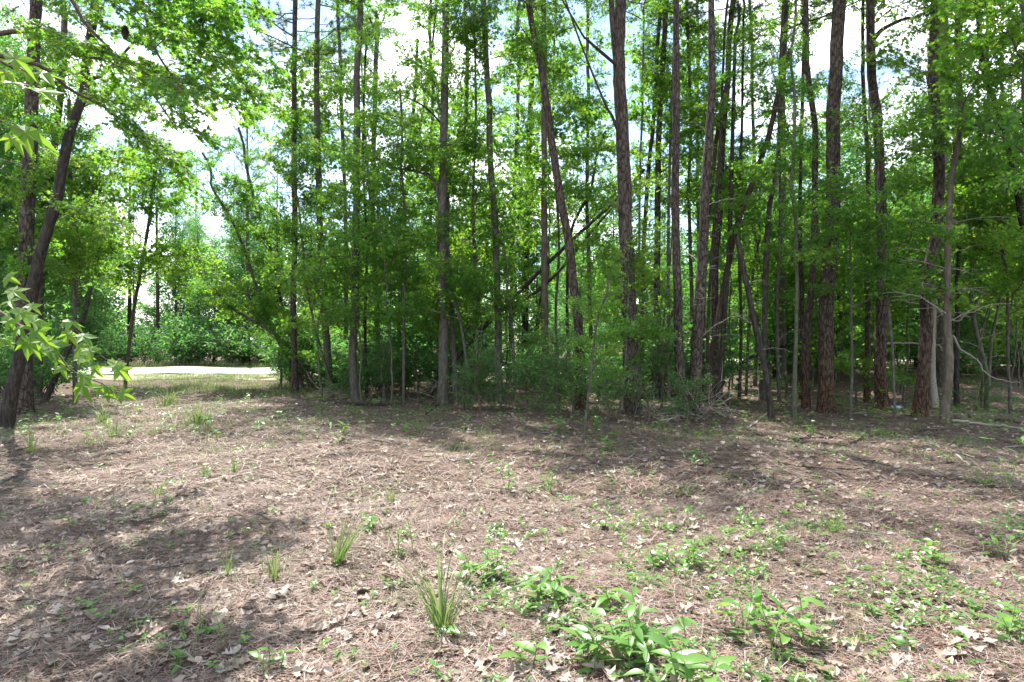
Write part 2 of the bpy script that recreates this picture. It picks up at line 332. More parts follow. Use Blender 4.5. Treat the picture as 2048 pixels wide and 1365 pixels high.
def oak_leaf(seed):
    r_ = np.random.default_rng(seed); n = 17; t = np.linspace(0, 1, n); nl = r_.choice([3, 3.5, 4])
    env = (0.10 + 0.90 * np.sin(np.pi * np.clip(t, 0, 1) ** 1.15) ** 0.8) * 0.30 * np.clip(t / .12, .08, 1) * np.clip((1 - t) / .08, .12, 1)
    cu, cv, tw = r_.uniform(-.5, 1.3), r_.uniform(-.8, 2.6), r_.uniform(-0.9, 0.9); ph = r_.uniform(0, .6)
    V = []
    for k in range(n):
        for s in (-1, -0.5, 0, 0.5, 1):
            lob = 0.70 + 0.42 * math.cos(2 * math.pi * (t[k] * nl + ph + (.25 if s > 0 else 0)))
            w = env[k] * (lob if abs(s) == 1 else .6 + .4 * lob); y = s * w
            x = t[k] + 0.10 * abs(s) * w / .3 - 0.5
            z = cu * x * x * 0.4 + cv * y * y + tw * x * y + 0.03 * math.sin(9 * x + 5 * s + seed) * abs(s) + 0.012 * r_.standard_normal()
            V.append((x, y * (1 - 0.2 * abs(s) * min(abs(cv) / 3, 1)), z))
    F = []
    for k in range(n - 1):
        for j in range(4): a = 5 * k + j; F.append((a, a + 1, a + 6, a + 5))
    V = np.array(V); V[:, 2] -= V[:, 2].min()
    return V, np.array(F)
STAR, STARF, OVAL, DIAM = star_leaf(), star_leaf(fine=True), oval_leaf(n=3), diamond_leaf()
LANCE = oval_leaf(w=0.17, n=5, fold=0.05, droop=0.25)
def put(tmpl, pos, ax, nrm, size):
    """many copies of a leaf shape: pos/ax/nrm (n,3), size (n,)"""
    V, F = tmpl; ax = norm(ax); side = norm(np.cross(nrm, ax)); nn = np.cross(ax, side)
    out_ = pos[:, None, :] + size[:, None, None] * (V[None, :, 0, None] * ax[:, None] + V[None, :, 1, None] * side[:, None] + V[None, :, 2, None] * nn[:, None])
    FF = F[None] + (np.arange(len(pos)) * len(V))[:, None, None]
    return out_.reshape(-1, 3), FF.reshape(-1, F.shape[1])

# ------------------------------------------------------------------ branch shapes shared by the trees
def branch_shape(seed, L=2.0, tmpl=STAR, ls=0.12, nt_=11, sp=0.07, rise=0.35, droop=0.35, flat=0.35, r0=0.016, tw_len=0.42, wood=True, bare=False, sub=0.3, sub_wood=True, vert=(-.12, .3), jit=.02):
    g_ = np.random.default_rng(seed); mb = MB()
    t = np.linspace(0, 1, 8); wig = np.cumsum(g_.standard_normal(8) * 0.035) * L
    P = np.stack([t * L, wig, (rise * t - droop * t ** 2) * L + np.cumsum(g_.standard_normal(8) * 0.018) * L], -1)
    if wood: mb.add(*tube(P, r0 * (1 - 0.85 * t) * L / 2 + 0.002, 5), 0)
    pos, ax, nr = [], [], []
    twigs = [(P, 0.45)]
    for k in range(nt_):
        tt = 0.12 + 0.86 * (k + g_.random() * 0.7) / nt_; i = min(int(tt * 7), 6); b = P[i] + (P[i + 1] - P[i]) * (tt * 7 - i)
        side = 1 if k % 2 else -1; a = side * R(g_.uniform(30, 72)); d0 = norm(P[i + 1] - P[i])
        d = np.array([d0[0] * math.cos(a) - d0[1] * math.sin(a), d0[0] * math.sin(a) + d0[1] * math.cos(a), d0[2] * 0.4 + g_.uniform(*vert)])
        ll = L * tw_len * (1.12 - 0.75 * tt) * g_.uniform(0.6, 1.2)
        u = np.linspace(0, 1, 5)[:, None]
        Q = b + d * ll * u + np.array([0, 0, -0.18 * ll]) * u ** 2 + np.cumsum(g_.standard_normal((5, 3)) * 0.03 * ll, 0) * (u > 0)
        twigs.append((Q, 0.0))
        if wood: mb.add(*tube(Q, np.linspace(0.006, 0.0018, 5) * L / 2 + 0.0008, 3), 0)
        if ll > 0.45:
            for _ in range(int(ll / sub)):
                j = g_.integers(1, 4); dd = norm(d + g_.standard_normal(3) * np.array([.8, .8, .35 if jit < .03 else .7])); l3 = ll * g_.uniform(0.25, 0.5)
                Q3 = Q[j] + dd * l3 * np.linspace(0, 1, 4)[:, None]; twigs.append((Q3, 0.0))
                if wood and sub_wood: mb.add(*tube(Q3, np.linspace(0.003, 0.0012, 4), 3), 0)
    if not bare:
        for Q, st in twigs:
            seg = np.linalg.norm(np.diff(Q, axis=0), axis=1).sum(); n = max(2, int(seg * (1 - st) / sp))
            for k in range(n):
                q = st + (1 - st) * (k + g_.random()) / n; i = min(int(q * (len(Q) - 1)), len(Q) - 2)
                b = Q[i] + (Q[i + 1] - Q[i]) * (q * (len(Q) - 1) - i); d = norm(Q[i + 1] - Q[i])
                a = norm(d * 0.7 + g_.standard_normal(3) * np.array([.9, .9, .3]) + np.array([0, 0, -0.25]))
                pos.append(b + a * 0.02 + g_.standard_normal(3) * jit); ax.append(a); nr.append(np.array([0, 0, 1.0]) + g_.standard_normal(3) * flat)
        n = len(pos); sz = ls * g_.uniform(0.6, 1.25, n)
        mb.add(*put(tmpl, np.array(pos), np.array(ax), np.array(nr), sz), 1, False)
    mb.L = L; return mb
def needle_tuft(g_, pos, d, n, ln, w):
    dirs = norm(d[None] * 0.75 + g_.standard_normal((n, 3)) * 0.62 + np.array([0, 0, -0.1])); l = ln * g_.uniform(0.75, 1.1, n)
    side = norm(np.cross(dirs, g_.standard_normal((n, 3)))) * w
    a = pos + dirs * 0.01; b = pos + dirs * l[:, None] + np.array([0, 0, -1]) * (l ** 2)[:, None] * 0.7
    V = np.stack([a - side, a + side, b], 1).reshape(-1, 3); F = np.arange(3 * n).reshape(-1, 3); return V, F
def pine_shape(seed, L=2.4, nt_=9, n=42, ln=0.22, w=0.0032):
    g_ = np.random.default_rng(seed); mb = MB(); t = np.linspace(0, 1, 8)
    P = np.stack([t * L, np.cumsum(g_.standard_normal(8) * 0.04) * L, (0.15 * t + 0.25 * t ** 2) * L * g_.uniform(-0.4, 1) + np.cumsum(g_.standard_normal(8) * 0.02) * L], -1)
    mb.add(*tube(P, 0.022 * (1 - 0.8 * t) * L / 2.4 + 0.003, 5), 0)
    for k in range(nt_):
        tt = 0.25 + 0.75 * (k + g_.random()) / nt_; i = min(int(tt * 7), 6); b = P[i]
        a = (1 if k % 2 else -1) * R(g_.uniform(25, 65)); d0 = norm(P[i + 1] - P[i])
        d = norm(np.array([d0[0] * math.cos(a) - d0[1] * math.sin(a), d0[0] * math.sin(a) + d0[1] * math.cos(a), d0[2] + g_.uniform(-0.1, 0.5)])); ll = L * g_.uniform(0.15, 0.36) * (1.2 - 0.5 * tt)
        Q = b + d * ll * np.linspace(0, 1, 4)[:, None]; mb.add(*tube(Q, np.linspace(0.008, 0.004, 4), 3), 0)
        for q in (0.55, 0.8, 1.0): mb.add(*needle_tuft(g_, b + d * ll * q, d, n, ln, w), 1, False)
    mb.add(*needle_tuft(g_, P[-1], norm(P[-1] - P[-2]), n, ln, w), 1, False)
    mb.L = L; return mb

SH = {'gum': [], 'oval': [], 'pine': [], 'bare': [], 'gumfine': [], 'vine': []}
for k in range(9):
    s = branch_shape(100 + k, L=2.2 + 0.1 * k, nt_=15 + k % 4, ls=0.108, sp=0.072, rise=0.3 + 0.05 * (k % 4), droop=0.3 + 0.06 * (k % 5), flat=0.6 + 0.2 * (k % 3), sub=0.13, tw_len=0.55, vert=(-.35, .6), jit=.05)
    SH['gum'].append((s.mesh('sweetgum_branch', [M['twig'], M['gum']]), s.L))
for k in range(6):
    s = branch_shape(200 + k, L=1.8, tmpl=OVAL, nt_=13, ls=0.10, sp=0.06, rise=0.5, droop=0.35, flat=0.6, sub=0.17, vert=(-.3, .6), jit=.04)
    SH['oval'].append((s.mesh('shrub_branch', [M['twig'], M['oval']]), s.L))
for k in range(6):
    s = pine_shape(300 + k); SH['pine'].append((s.mesh('pine_branch', [M['twig'], M['needle']]), s.L))
for k in range(6):
    s = branch_shape(400 + k, L=1.8, nt_=7, rise=0.3, droop=0.35, r0=0.018, bare=True); SH['bare'].append((s.mesh('bare_branch', [M['pale']]), s.L))
for k in range(5):
    s = branch_shape(500 + k, L=2.6, tmpl=STARF, nt_=13, ls=0.13, sp=0.06, rise=0.15, droop=0.4, flat=0.5, sub=0.2); SH['gumfine'].append((s.mesh('near_sweetgum_branch', [M['twig'], M['gum']]), s.L))
VINE = oval_leaf(w=0.42, n=3, fold=0.08, droop=0.2)
for k in range(4):
    s = branch_shape(600 + k, L=1.4, tmpl=VINE, nt_=9, ls=0.15, sp=0.075, rise=0.1, droop=0.55, flat=0.7); SH['vine'].append((s.mesh('vine_branch', [M['twig'], M['gum']]), s.L))

# ------------------------------------------------------------------ trees fitted to the photograph
RNG = np.random.default_rng(7)
DENS = {'gum': 0.8, 'oval': 1.3, 'pine': 1.6}
def add_branches(root, P, kind, zlo, zhi, n, Lmin, Lmax, az=None, elev=None, name=None):
    """branch parts along the trunk path P (local coordinates)"""
    nm = name or {'gum': 'leafy_branch', 'oval': 'leafy_branch', 'pine': 'needle_branch', 'bare': 'bare_branch', 'gumfine': 'leafy_branch', 'vine': 'vine_branch'}[kind]
    zz = P[:, 2]; n = int(n * DENS.get(kind, 1))
    for k in range(n):
        z = zlo + (zhi - zlo) * (k + RNG.random()) / n
        i = int(np.clip(np.searchsorted(zz, z), 1, len(P) - 1)); f = (z - zz[i - 1]) / max(zz[i] - zz[i - 1], 1e-4); p = P[i - 1] + (P[i] - P[i - 1]) * np.clip(f, 0, 1)
        me, L = SH[kind][RNG.integers(len(SH[kind]))]
        a = (2.4 * k + RNG.uniform(-0.6, 0.6)) if az is None else R(RNG.uniform(*az))
        tt = (z - zlo) / max(zhi - zlo, 1e-3); ev = elev or ((-5, 58) if kind in ('gum', 'oval') else (-10, 30))
        ln = (Lmin * .7 + (Lmax - Lmin * .7) * RNG.random() ** 1.2) * (1.0 - 0.35 * tt * (kind != 'pine')); s = ln / L
        obj(nm, me, root, p, (R(RNG.uniform(-30, 30)), -R(RNG.uniform(*ev)), a + RNG.normal() * .5), s)
def tree(name, label, cat, px, w, bark, H=15.0, crown=(), Y=None, group=None, flare=1.45, sides=12, forks=(), rough=0.035, stop=False):
    """px: trunk as picture points from the base up; w: widths in picture pixels at base / frame top"""
    b = ground(*px[0]) if Y is None else Vector(((px[0][0] - CX) / FPX * Y, Y, ghf((px[0][0] - CX) / FPX * Y, Y)))
    D = b.y; pts = [np.array([b.x, b.y, b.z])]
    for k, (x, y) in enumerate(px[1:]):
        q = at(x, y, D); pts.append(np.array([q.x, D + RNG.uniform(-0.06, 0.06), q.z]))
    pts = np.array(pts)
    if not stop and pts[-1][2] < H:
        d = norm(pts[-1] - pts[-2]); d = norm(d * np.array([0.6, 0.6, 1.0])); m = 3
        for k in range(1, m + 1): pts = np.vstack([pts, pts[-1] + d * (H - pts[-1][2]) / (m - k + 1) + np.array([RNG.uniform(-.1, .1), RNG.uniform(-.1, .1), 0])])
    pts = pts - np.array(b); top = pts[-1][2]
    n = max(10, int(top / 0.28)); P = spline(pts, n); P[:, :2] += np.cumsum(RNG.standard_normal((n, 2)) * 0.006, 0)
    zf = EYE + HY / FPX * D; zz = P[:, 2]
    r0, r1 = w[0] * D / FPX / 2, w[1] * D / FPX / 2
    t = np.clip(zz / zf, 0, 1.0); rad = r0 + (r1 - r0) * t
    if top > zf: rad = np.where(zz > zf, r1 * np.clip(1 - (zz - zf) / (top - zf + 0.1), 0.12, 1), rad)
    rad = rad * (1 + (flare - 1) * np.exp(-np.clip(zz, 0, None) / 0.26)); P[0, 2] -= 0.12
    root = thing(name, label, cat, b, group)
    mb = MB().add(*tube(P, rad, sides, RNG, rough))
    obj('trunk', mb.mesh('trunk', [M[bark]]), root)
    for fp, fw, fb in forks:      # further stems or large limbs that leave the trunk, also in picture points
        q = np.array([np.array(at(x, y, D + dd)) - np.array(b) for (x, y, dd) in [(p + (0,))[:3] for p in fp]])
        if fw[1] > 2.5:
            d = norm(q[-1] - q[-2]); q = np.vstack([q, q[-1] + d * 1.5 + np.array([0, 0, .5]), q[-1] + d * 2.6 + np.array([0, 0, 1.6])])
        Q = spline(q, max(8, 4 * len(q))); s_ = np.linspace(fw[0], fw[1] * 0.6, len(Q)) * D / FPX / 2
        obj('limb', MB().add(*tube(Q, s_, 8, RNG, rough)).mesh('limb', [M[fb]]), root)
    for c in crown: add_branches(root, P, *c[:6], **(c[6] if len(c) > 6 else {}))
    return root, P

PINE = lambda H, n=16: [('pine', H * 0.58, H, n + 4, 1.5, 3.1)]  # high needle crown, with branches added and lengthened to deepen the shade below
T = []
def pine(label, px, w, H=17, bark='bark_pine', extra=(), n=16, **k):
    return tree('pine_tree', label, 'pine tree', px, w, bark, H, PINE(H, n) + list(extra), **k)
def gum(label, px, w, H=12, bark='bark_grey', lo=3.0, n=24, L=(1.0, 2.4), extra=(), name='sweetgum_tree', cat='tree', **k):
    return tree(name, label, cat, px, w, bark, H, [('gum', lo, H, n, *L)] + ([('gum', 9.6, H - .5, 4, 1.4, 2.6)] if H >= 12 else []) + list(extra), **k)  # tall trees get extra top branches, mostly above the frame, added to cast shade

# left edge
pine('thick dark pine trunk standing upright at the left edge', [(45, 826), (53, 700), (58, 450), (66, 240), (80, 30)], (30, 20), extra=[('gum', 2.6, 6.5, 12, 1.0, 2.2), ('bare', 4, 8, 7, 0.8, 1.5)])
gum('leaning dark trunk crossing in front of the thick pine at the left edge', [(7, 858), (36, 712), (62, 590), (90, 485), (112, 402), (141, 270), (160, 195), (175, 125), (190, 10)], (25, 15), H=13, bark='bark_dark', lo=3.6, n=20, L=(1.2, 2.6),
    forks=[([(160, 195), (185, 160), (216, 140, .3)], (10, 4), 'bark_dark')])
gum('slim grey tree half hidden behind the left thick pine', [(74, 800), (80, 600), (84, 420), (111, 263), (124, 168), (132, 40)], (15, 11), H=14, lo=2.8, n=24, L=(1.2, 2.6))
tree('sapling', 'short dark forked sapling leaning right below the left pines', 'sapling', [(84, 808), (102, 775), (118, 748), (128, 728)], (10, 5), 'bark_dark', 3, [('oval', 1.0, 2.6, 9, 0.5, 1.0)], forks=[([(110, 762), (116, 735), (118, 705)], (5, 2), 'bark_dark')])
# left-centre group
pine('straight slim pine trunk rising from the grass at left centre', [(590, 787), (586, 590), (588, 460), (587, 230), (590, 10)], (12, 9), H=18, extra=[('gum', 3.5, 11, 18, 1.0, 2.4)])
pine('slim grey trunk beside the brush pile, second right of the grass gap', [(662, 788), (655, 690), (648, 600), (640, 450), (637, 300), (634, 120)], (15, 10), H=17, extra=[('gum', 4.0, 11, 18, 1.0, 2.4)], bark='bark_grey')
gum('straight dark-based grey trunk just right of the brush pile', [(712, 801), (708, 700), (712, 600), (713, 450), (711, 300), (712, 130)], (17, 12), H=14, lo=4.0, n=26, L=(1.0, 2.3))
gum('leaf-wrapped grey tree behind the straight trunk by the brush pile', [(755, 775), (757, 700), (752, 560), (746, 420), (748, 280), (752, 120)], (12, 9), H=13, lo=1.8, n=28, L=(0.9, 2.0), forks=[([(744, 430), (735, 340), (728, 230)], (7, 3), 'bark_grey')])
gum('slender tree that forks into two thin stems against bright sky', [(796, 765), (801, 568), (806, 470), (812, 388), (822, 320), (827, 236), (832, 168), (835, 80)], (9, 6), H=12, bark='bark_dark', lo=3.2, n=20, L=(0.8, 1.8),
    forks=[([(824, 310), (843, 243), (856, 162), (866, 80)], (7, 4), 'bark_dark')], name='slender_tree')
gum('tall grey tree at centre with a curved limb to the left', [(886, 808), (888, 720), (888, 618), (884, 438), (888, 303), (891, 135), (892, 10)], (19, 13), H=15, lo=4.6, n=24, L=(1.0, 2.4),
    forks=[([(880, 405), (868, 365), (845, 348), (815, 340, .3), (785, 334, .5)], (7, 3), 'bark_grey'), ([(889, 255), (850, 215), (800, 190, .4), (765, 175, .6)], (5, 2), 'bark_dark')])
gum('thinner twin beside the tall centre tree, bending right above', [(913, 801), (911, 750), (904, 652), (899, 540), (897, 438), (899, 350), (913, 310), (921, 284), (932, 235), (938, 120)], (11, 7), H=12, lo=3.6, n=20, L=(0.9, 2.0))
gum('straight mottled grey trunk right of the twin centre trees', [(999, 806), (999, 720), (998, 600), (997, 534), (994, 438), (986, 337), (983, 236), (977, 135), (971, 5)], (15, 11), H=15, lo=4.4, n=24, L=(1.0, 2.4))
gum('dark upright trunk behind the fallen leaning limbs', [(1050, 760), (1050, 686), (1052, 534), (1055, 438), (1060, 270), (1067, 101)], (14, 9), H=16, bark='bark_dark', lo=4, n=26, L=(1.2, 2.6))
tree('dead_tree', 'dark dead stem slanting beside the upright dark trunk', 'dead tree', [(1063, 757), (1070, 700), (1077, 645), (1086, 585), (1098, 500)], (9, 5), 'bark_dark', 6, [('bare', 2, 5, 4, .5, 1.0)], stop=True)
gum('smooth tan trunk left of the long leaning trunk', [(1091, 803), (1089, 686), (1087, 585), (1087, 438), (1084, 303), (1084, 202), (1082, 34)], (15, 9), H=15, bark='bark_tan', lo=5, n=22, L=(1.0, 2.3))
pine('long trunk leaning left, reddish at its base, near centre', [(1161, 820), (1161, 753), (1157, 652), (1148, 585), (1136, 484), (1131, 452), (1117, 371), (1104, 286), (1090, 189), (1082, 135), (1070, 78), (1060, 20)], (21, 12), H=15, bark='bark_rust', extra=[('gum', 6, 12, 14, 1, 2.2)],
     forks=[([(1078, 115), (1055, 75), (1038, 48)], (4, 2), 'bark_dark')])
# right-centre
pine('thickest grey pine with a forked top and dead limbs', [(1266, 828), (1262, 740), (1257, 618), (1252, 438), (1247, 337), (1244, 236), (1242, 135), (1244, 5)], (32, 22), H=19, extra=[('bare', 3, 6, 3, .6, 1.2)], sides=18, flare=1.3,
     forks=[([(1240, 190), (1233, 130), (1226, 60), (1222, 2)], (15, 13), 'bark_pine'),
            ([(1244, 222, -.2), (1238, 180, -.24), (1235, 145, -.26), (1240, 70, -.26), (1243, 2, -.26)], (5, 4), 'bark_brown'),
            ([(1232, 130, -.1), (1200, 103, -.3), (1175, 80, -.4), (1156, 55, -.5)], (7, 3), 'bark_brown'),
            ([(1241, 278, -.15), (1225, 235, -.3), (1203, 192, -.4)], (7, 3), 'bark_dark')])
gum('thin stem curving up just right of the forked pine', [(1285, 798), (1286, 652), (1288, 551), (1294, 421), (1301, 320), (1308, 253), (1313, 168), (1318, 84), (1326, 2)], (9, 7), H=13, bark='bark_brown', lo=6, n=16, L=(.9, 2))
pine('slim straight pine second right of the forked pine', [(1311, 799), (1313, 686), (1315, 585), (1316, 438), (1320, 236), (1328, 135), (1334, 20)], (14, 10), H=17)
pine('straight dark-barked pine midway between the forked pine and shaggy trunk', [(1365, 826), (1360, 686), (1357, 585), (1355, 438), (1355, 168), (1352, 2)], (19, 12), H=18)
gum('thin grey stem close behind the straight dark-barked pine', [(1385, 790), (1384, 585), (1380, 484), (1377, 371), (1379, 270), (1377, 168), (1372, 30)], (8, 6), H=13, lo=5, n=18, L=(.9, 2))
pine('shaggy pine wrapped in dead vine above the brush tangle', [(1390, 827), (1390, 720), (1394, 618), (1400, 517), (1404, 438), (1407, 354), (1414, 270), (1419, 168), (1417, 2)], (25, 12), H=18, bark='bark_pine', extra=[('bare', 1.5, 6, 18, .5, 1.2)])
pine('straight pine right of the shaggy trunk, tilting right higher up', [(1430, 806), (1429, 585), (1434, 500), (1439, 438), (1443, 303), (1448, 236), (1453, 168), (1458, 84), (1465, 2)], (15, 11), H=17)
tree('dead_tree', 'broken brown snag crossing the tilted pine', 'dead tree', [(1402, 806), (1409, 551), (1417, 438), (1431, 313), (1440, 245), (1449, 182)], (9, 8), 'bark_brown', 8, [('bare', 2, 5, 4, .4, .9)], stop=True)
tree('dead_tree', 'dead brown trunk leaning far right under vine leaves', 'dead tree', [(1420, 815), (1424, 720), (1431, 679), (1444, 612), (1458, 534), (1476, 450), (1495, 394), (1512, 347), (1535, 280), (1549, 219), (1566, 145), (1581, 98)], (13, 9), 'bark_brown', 9,
     [('vine', 4.2, 7.6, 16, .7, 1.5, dict(az=(100, 260))), ('vine', 5.4, 7.4, 9, .6, 1.3, dict(az=(-50, 60))), ('bare', 5.2, 6.4, 5, 1.0, 1.9, dict(az=(-30, 30), elev=(0, 12)))], stop=True)
tree('dead_tree', 'bare dark pole leaning left against the dead brown trunk', 'dead tree', [(1544, 843), (1529, 753), (1512, 669), (1495, 578), (1473, 477)], (11, 8), 'bark_dark', 5, [('bare', 1, 3.4, 4, .4, .8)], stop=True)
gum('thin dark stem behind the crossed dead poles', [(1437, 815), (1439, 770), (1448, 652), (1458, 450), (1461, 394), (1463, 250), (1468, 100)], (11, 6), H=10, bark='bark_dark', lo=4.5, n=16, L=(.8, 1.8), name='slender_tree')
pine('faint grey pine standing behind the bare leaning pole', [(1525, 800), (1530, 580), (1534, 484), (1540, 415), (1559, 303), (1568, 200), (1575, 50)], (12, 9), H=17, bark='bark_grey')
gum('thin upright sapling left of the rusty pair of stems', [(1589, 836), (1591, 652), (1593, 517), (1586, 452), (1581, 371), (1583, 297), (1584, 180)], (8, 5), H=9, bark='bark_green', lo=3.0, n=18, L=(.7, 1.6), name='sapling', cat='sapling')
pine('slim rusty-based pine just left of the stout right pine', [(1612, 820), (1613, 686), (1620, 585), (1630, 460), (1630, 354), (1625, 253), (1616, 168), (1610, 78), (1606, 5)], (15, 9), H=16, bark='bark_rust')
gum('thin rusty stem paired with the slim rusty-based pine', [(1603, 800), (1602, 753), (1599, 602), (1598, 480), (1600, 300), (1604, 100)], (9, 6), H=12, bark='bark_rust', lo=5, n=16, L=(.8, 1.8))
pine('stout straight pine with plated bark and broad flared base', [(1653, 824), (1653, 686), (1655, 585), (1663, 452), (1668, 337), (1672, 219), (1677, 118), (1683, 2)], (29, 24), H=19, bark='bark_rust', flare=1.45, sides=18, extra=[('bare', 6.2, 7.2, 5, .8, 1.6)])
gum('thin straight stem between the stout pine and curved-limb pine', [(1734, 806), (1732, 736), (1732, 618), (1734, 517), (1733, 371), (1731, 236), (1727, 135), (1724, 2)], (11, 6), H=14, bark='bark_rust', lo=3.4, n=18, L=(.9, 2.2))
pine('pine with a big curved limb arching right near the top', [(1763, 820), (1759, 720), (1761, 618), (1763, 517), (1758, 421), (1756, 320), (1752, 236), (1747, 168), (1744, 101), (1742, 2)], (23, 16), H=18, bark='bark_rust', flare=1.4,
     forks=[([(1748, 78), (1762, 62), (1783, 50), (1812, 38), (1842, 30)], (10, 6), 'bark_pine')], extra=[('pine', 8.2, 10, 6, 1.2, 2.0)])
pine('rust-brown pine leaning right, third from the right edge', [(1838, 833), (1847, 736), (1852, 652), (1857, 551), (1864, 484), (1869, 421), (1876, 360), (1877, 303), (1872, 253), (1869, 170), (1872, 2)], (24, 16), H=18, bark='bark_rust', extra=[('bare', 1.8, 4.8, 9, .8, 1.8), ('gum', 6, 10, 10, 1.2, 2.4)])
tree('dead_tree', 'pale grey snag behind the leaning rust-brown pine', 'dead tree', [(1870, 818), (1869, 753), (1867, 660), (1868, 600)], (12, 9), 'pale', 4, [('bare', 1.4, 2.9, 4, .6, 1.2)], stop=True)
gum('smooth olive-brown trunk right of the leaning rust-brown pine', [(1887, 846), (1894, 753), (1897, 669), (1902, 585), (1904, 484), (1914, 354), (1928, 236), (1931, 135), (1934, 20)], (15, 8), H=12, bark='bark_tan', lo=4.2, n=18, L=(1.0, 2.2), extra=[('bare', 1.6, 4.0, 9, .9, 1.9)])
gum('thin dark stem just behind the smooth olive-brown trunk', [(1914, 818), (1909, 740), (1912, 652), (1918, 540), (1920, 420)], (9, 6), H=11, bark='bark_dark', lo=3.6, n=18, L=(.9, 2.0))
gum('pale greenish twin-stemmed small tree near the right edge', [(1974, 815), (1971, 753), (1961, 703), (1948, 635), (1944, 560), (1946, 440)], (9, 5), H=9, bark='bark_green', lo=2.4, n=20, L=(.9, 2.0), forks=[([(1974, 800), (1977, 770), (1982, 686), (1995, 625), (2002, 585), (2008, 500)], (8, 4), 'bark_green')], extra=[('bare', 1.0, 3.2, 9, .7, 1.5)])
gum('slanting dark trunk crossing the upper right corner', [(2092, 838), (2075, 610), (2042, 438), (2029, 371), (2015, 320), (1998, 253), (1988, 216), (1972, 162), (1958, 101), (1953, 10)], (16, 9), H=12, bark='bark_dark', lo=3.2, n=24, L=(1.1, 2.5))
pine('wide pale pine trunk behind the leaves at upper right', [(1886, 776), (1888, 500), (1890, 300), (1893, 118), (1893, 2)], (21, 20), H=22, bark='bark_grey')
for lb, pts, w_, bk in (('thin leaning stem left of the straight dark-barked pine', [(1338, 806), (1334, 600), (1338, 380), (1346, 180), (1350, 20)], (7, 5), 'bark_grey'), ('thin stem right beside the shaggy pine, leaning right', [(1412, 820), (1416, 640), (1426, 440), (1440, 240), (1452, 30)], (7, 5), 'bark_dark'),
        ('thin pale stem between forked pine and thin curving stem', [(1274, 804), (1280, 620), (1278, 420), (1284, 200), (1288, 20)], (6, 4), 'bark_tan'), ('thin dark stem right of the dead leaning trunk base', [(1478, 806), (1482, 640), (1480, 460), (1486, 260), (1490, 40)], (7, 5), 'bark_dark'),
        ('thin grey stem left of the thin upright sapling', [(1560, 804), (1556, 640), (1562, 440), (1560, 240), (1566, 30)], (7, 5), 'bark_grey'), ('thin leaning stem between tan trunk and long leaning trunk', [(1120, 800), (1112, 640), (1118, 470), (1108, 300), (1112, 100)], (6, 4), 'bark_grey'),
        ('thin stem between the twin centre trees and mottled trunk', [(950, 800), (954, 640), (948, 440), (954, 240), (950, 40)], (6, 4), 'bark_grey'), ('thin stem left of the leaf-wrapped grey tree', [(733, 796), (730, 640), (734, 480), (728, 300), (732, 100)], (6, 4), 'bark_dark')):
    tree('slender_tree', lb, 'tree', pts, w_, bk, 11, [('gum', 4.5, 11, 12, .7, 1.7), ('bare', 1.5, 5, 4, .4, .9)], flare=1.15, sides=8)
# leaning dead tree with two long dark limbs
tree('dead_tree', 'long dark dead tree leaning right with two parallel limbs', 'dead tree', [(850, 784), (905, 725), (960, 662), (1010, 612), (1055, 566), (1107, 514), (1170, 455), (1227, 401), (1285, 340)], (9, 4), 'bark_dark', 9,
     [('bare', 2, 5, 5, .4, .9)], Y=17.5, stop=True, flare=1.0, forks=[([(1010, 618), (1060, 594), (1110, 552), (1150, 505), (1200, 445), (1240, 402), (1300, 360), (1350, 322)], (7, 3), 'bark_dark')])
gum('thin curved sapling between the leaning trunk and forked pine', [(1140, 770), (1135, 600), (1143, 470), (1160, 425), (1181, 388), (1190, 345), (1197, 310), (1215, 265)], (7, 4), H=8.5, bark='bark_dark', lo=5.5, n=10, L=(.6, 1.4), name='sapling', cat='sapling')

# ------------------------------------------------------------------ understory saplings and shrubs seen between the trunks
def under(label, px, w=(7, 4), H=5.0, lo=0.9, n=22, L=(.8, 1.8), kind='gum', bark='bark_grey', name='sapling', cat='sapling', **k):
    return tree(name, label, cat, px, w, bark, H, [(kind, lo, H, n, *L)], flare=1.1, sides=8, **k)
under('leafy young sweetgum filling the gap right of the left pines', [(150, 800), (152, 650), (148, 480), (140, 330)], (9, 6), H=8.0, lo=2.6, n=34, L=(1.2, 2.8))
under('leafy sapling drooping over the left end of the pale road', [(250, 772), (262, 650), (285, 520), (300, 420)], (7, 5), H=8.5, lo=3.2, n=30, L=(1.2, 3.0))
under('thin sapling arching left over the grass, outermost of the arching stems', [(612, 778), (560, 690), (528, 620), (500, 530), (470, 450), (430, 380)], (6, 3), H=8, lo=1.2, n=30, L=(.9, 2.2))
under('thin sapling arching left beside the slim pine, middle of the arching stems', [(628, 776), (590, 700), (560, 600), (540, 500), (515, 430), (490, 330)], (6, 4), H=9, lo=1.5, n=28, L=(.9, 2.2))
under('low sapling sprawling left over tall grass near the road', [(640, 782), (600, 725), (550, 670), (500, 640), (450, 610)], (6, 3), H=3.4, lo=.5, n=24, L=(.8, 1.8))
under('thin dark sapling close to the second slim trunk', [(670, 792), (640, 690), (618, 600), (606, 500), (596, 410)], (5, 3), H=7, lo=2, n=20, L=(.8, 1.8))
under('thin upright sapling between the brush pile and the twin trees', [(806, 808), (808, 700), (811, 560), (812, 430)], (6, 4), H=8, lo=2.2, n=26, L=(.9, 2.2))
under('sapling spreading a flat leafy spray before the twin centre trees', [(938, 812), (932, 720), (920, 640), (908, 590)], (6, 4), H=3.3, lo=1.9, n=12, L=(1.1, 2.3))
under('small sapling with bright leaves between mottled trunk and tan trunk', [(1030, 806), (1026, 700), (1020, 620), (1010, 560)], (5, 3), H=3.9, lo=1.0, n=16, L=(.7, 1.5))
under('pale-leaved bush low in front of the mottled trunk', [(962, 826), (956, 790), (950, 760)], (6, 3), H=1.1, lo=.1, n=16, L=(.7, 1.4), kind='oval', name='shrub', cat='shrub', bark='twig')
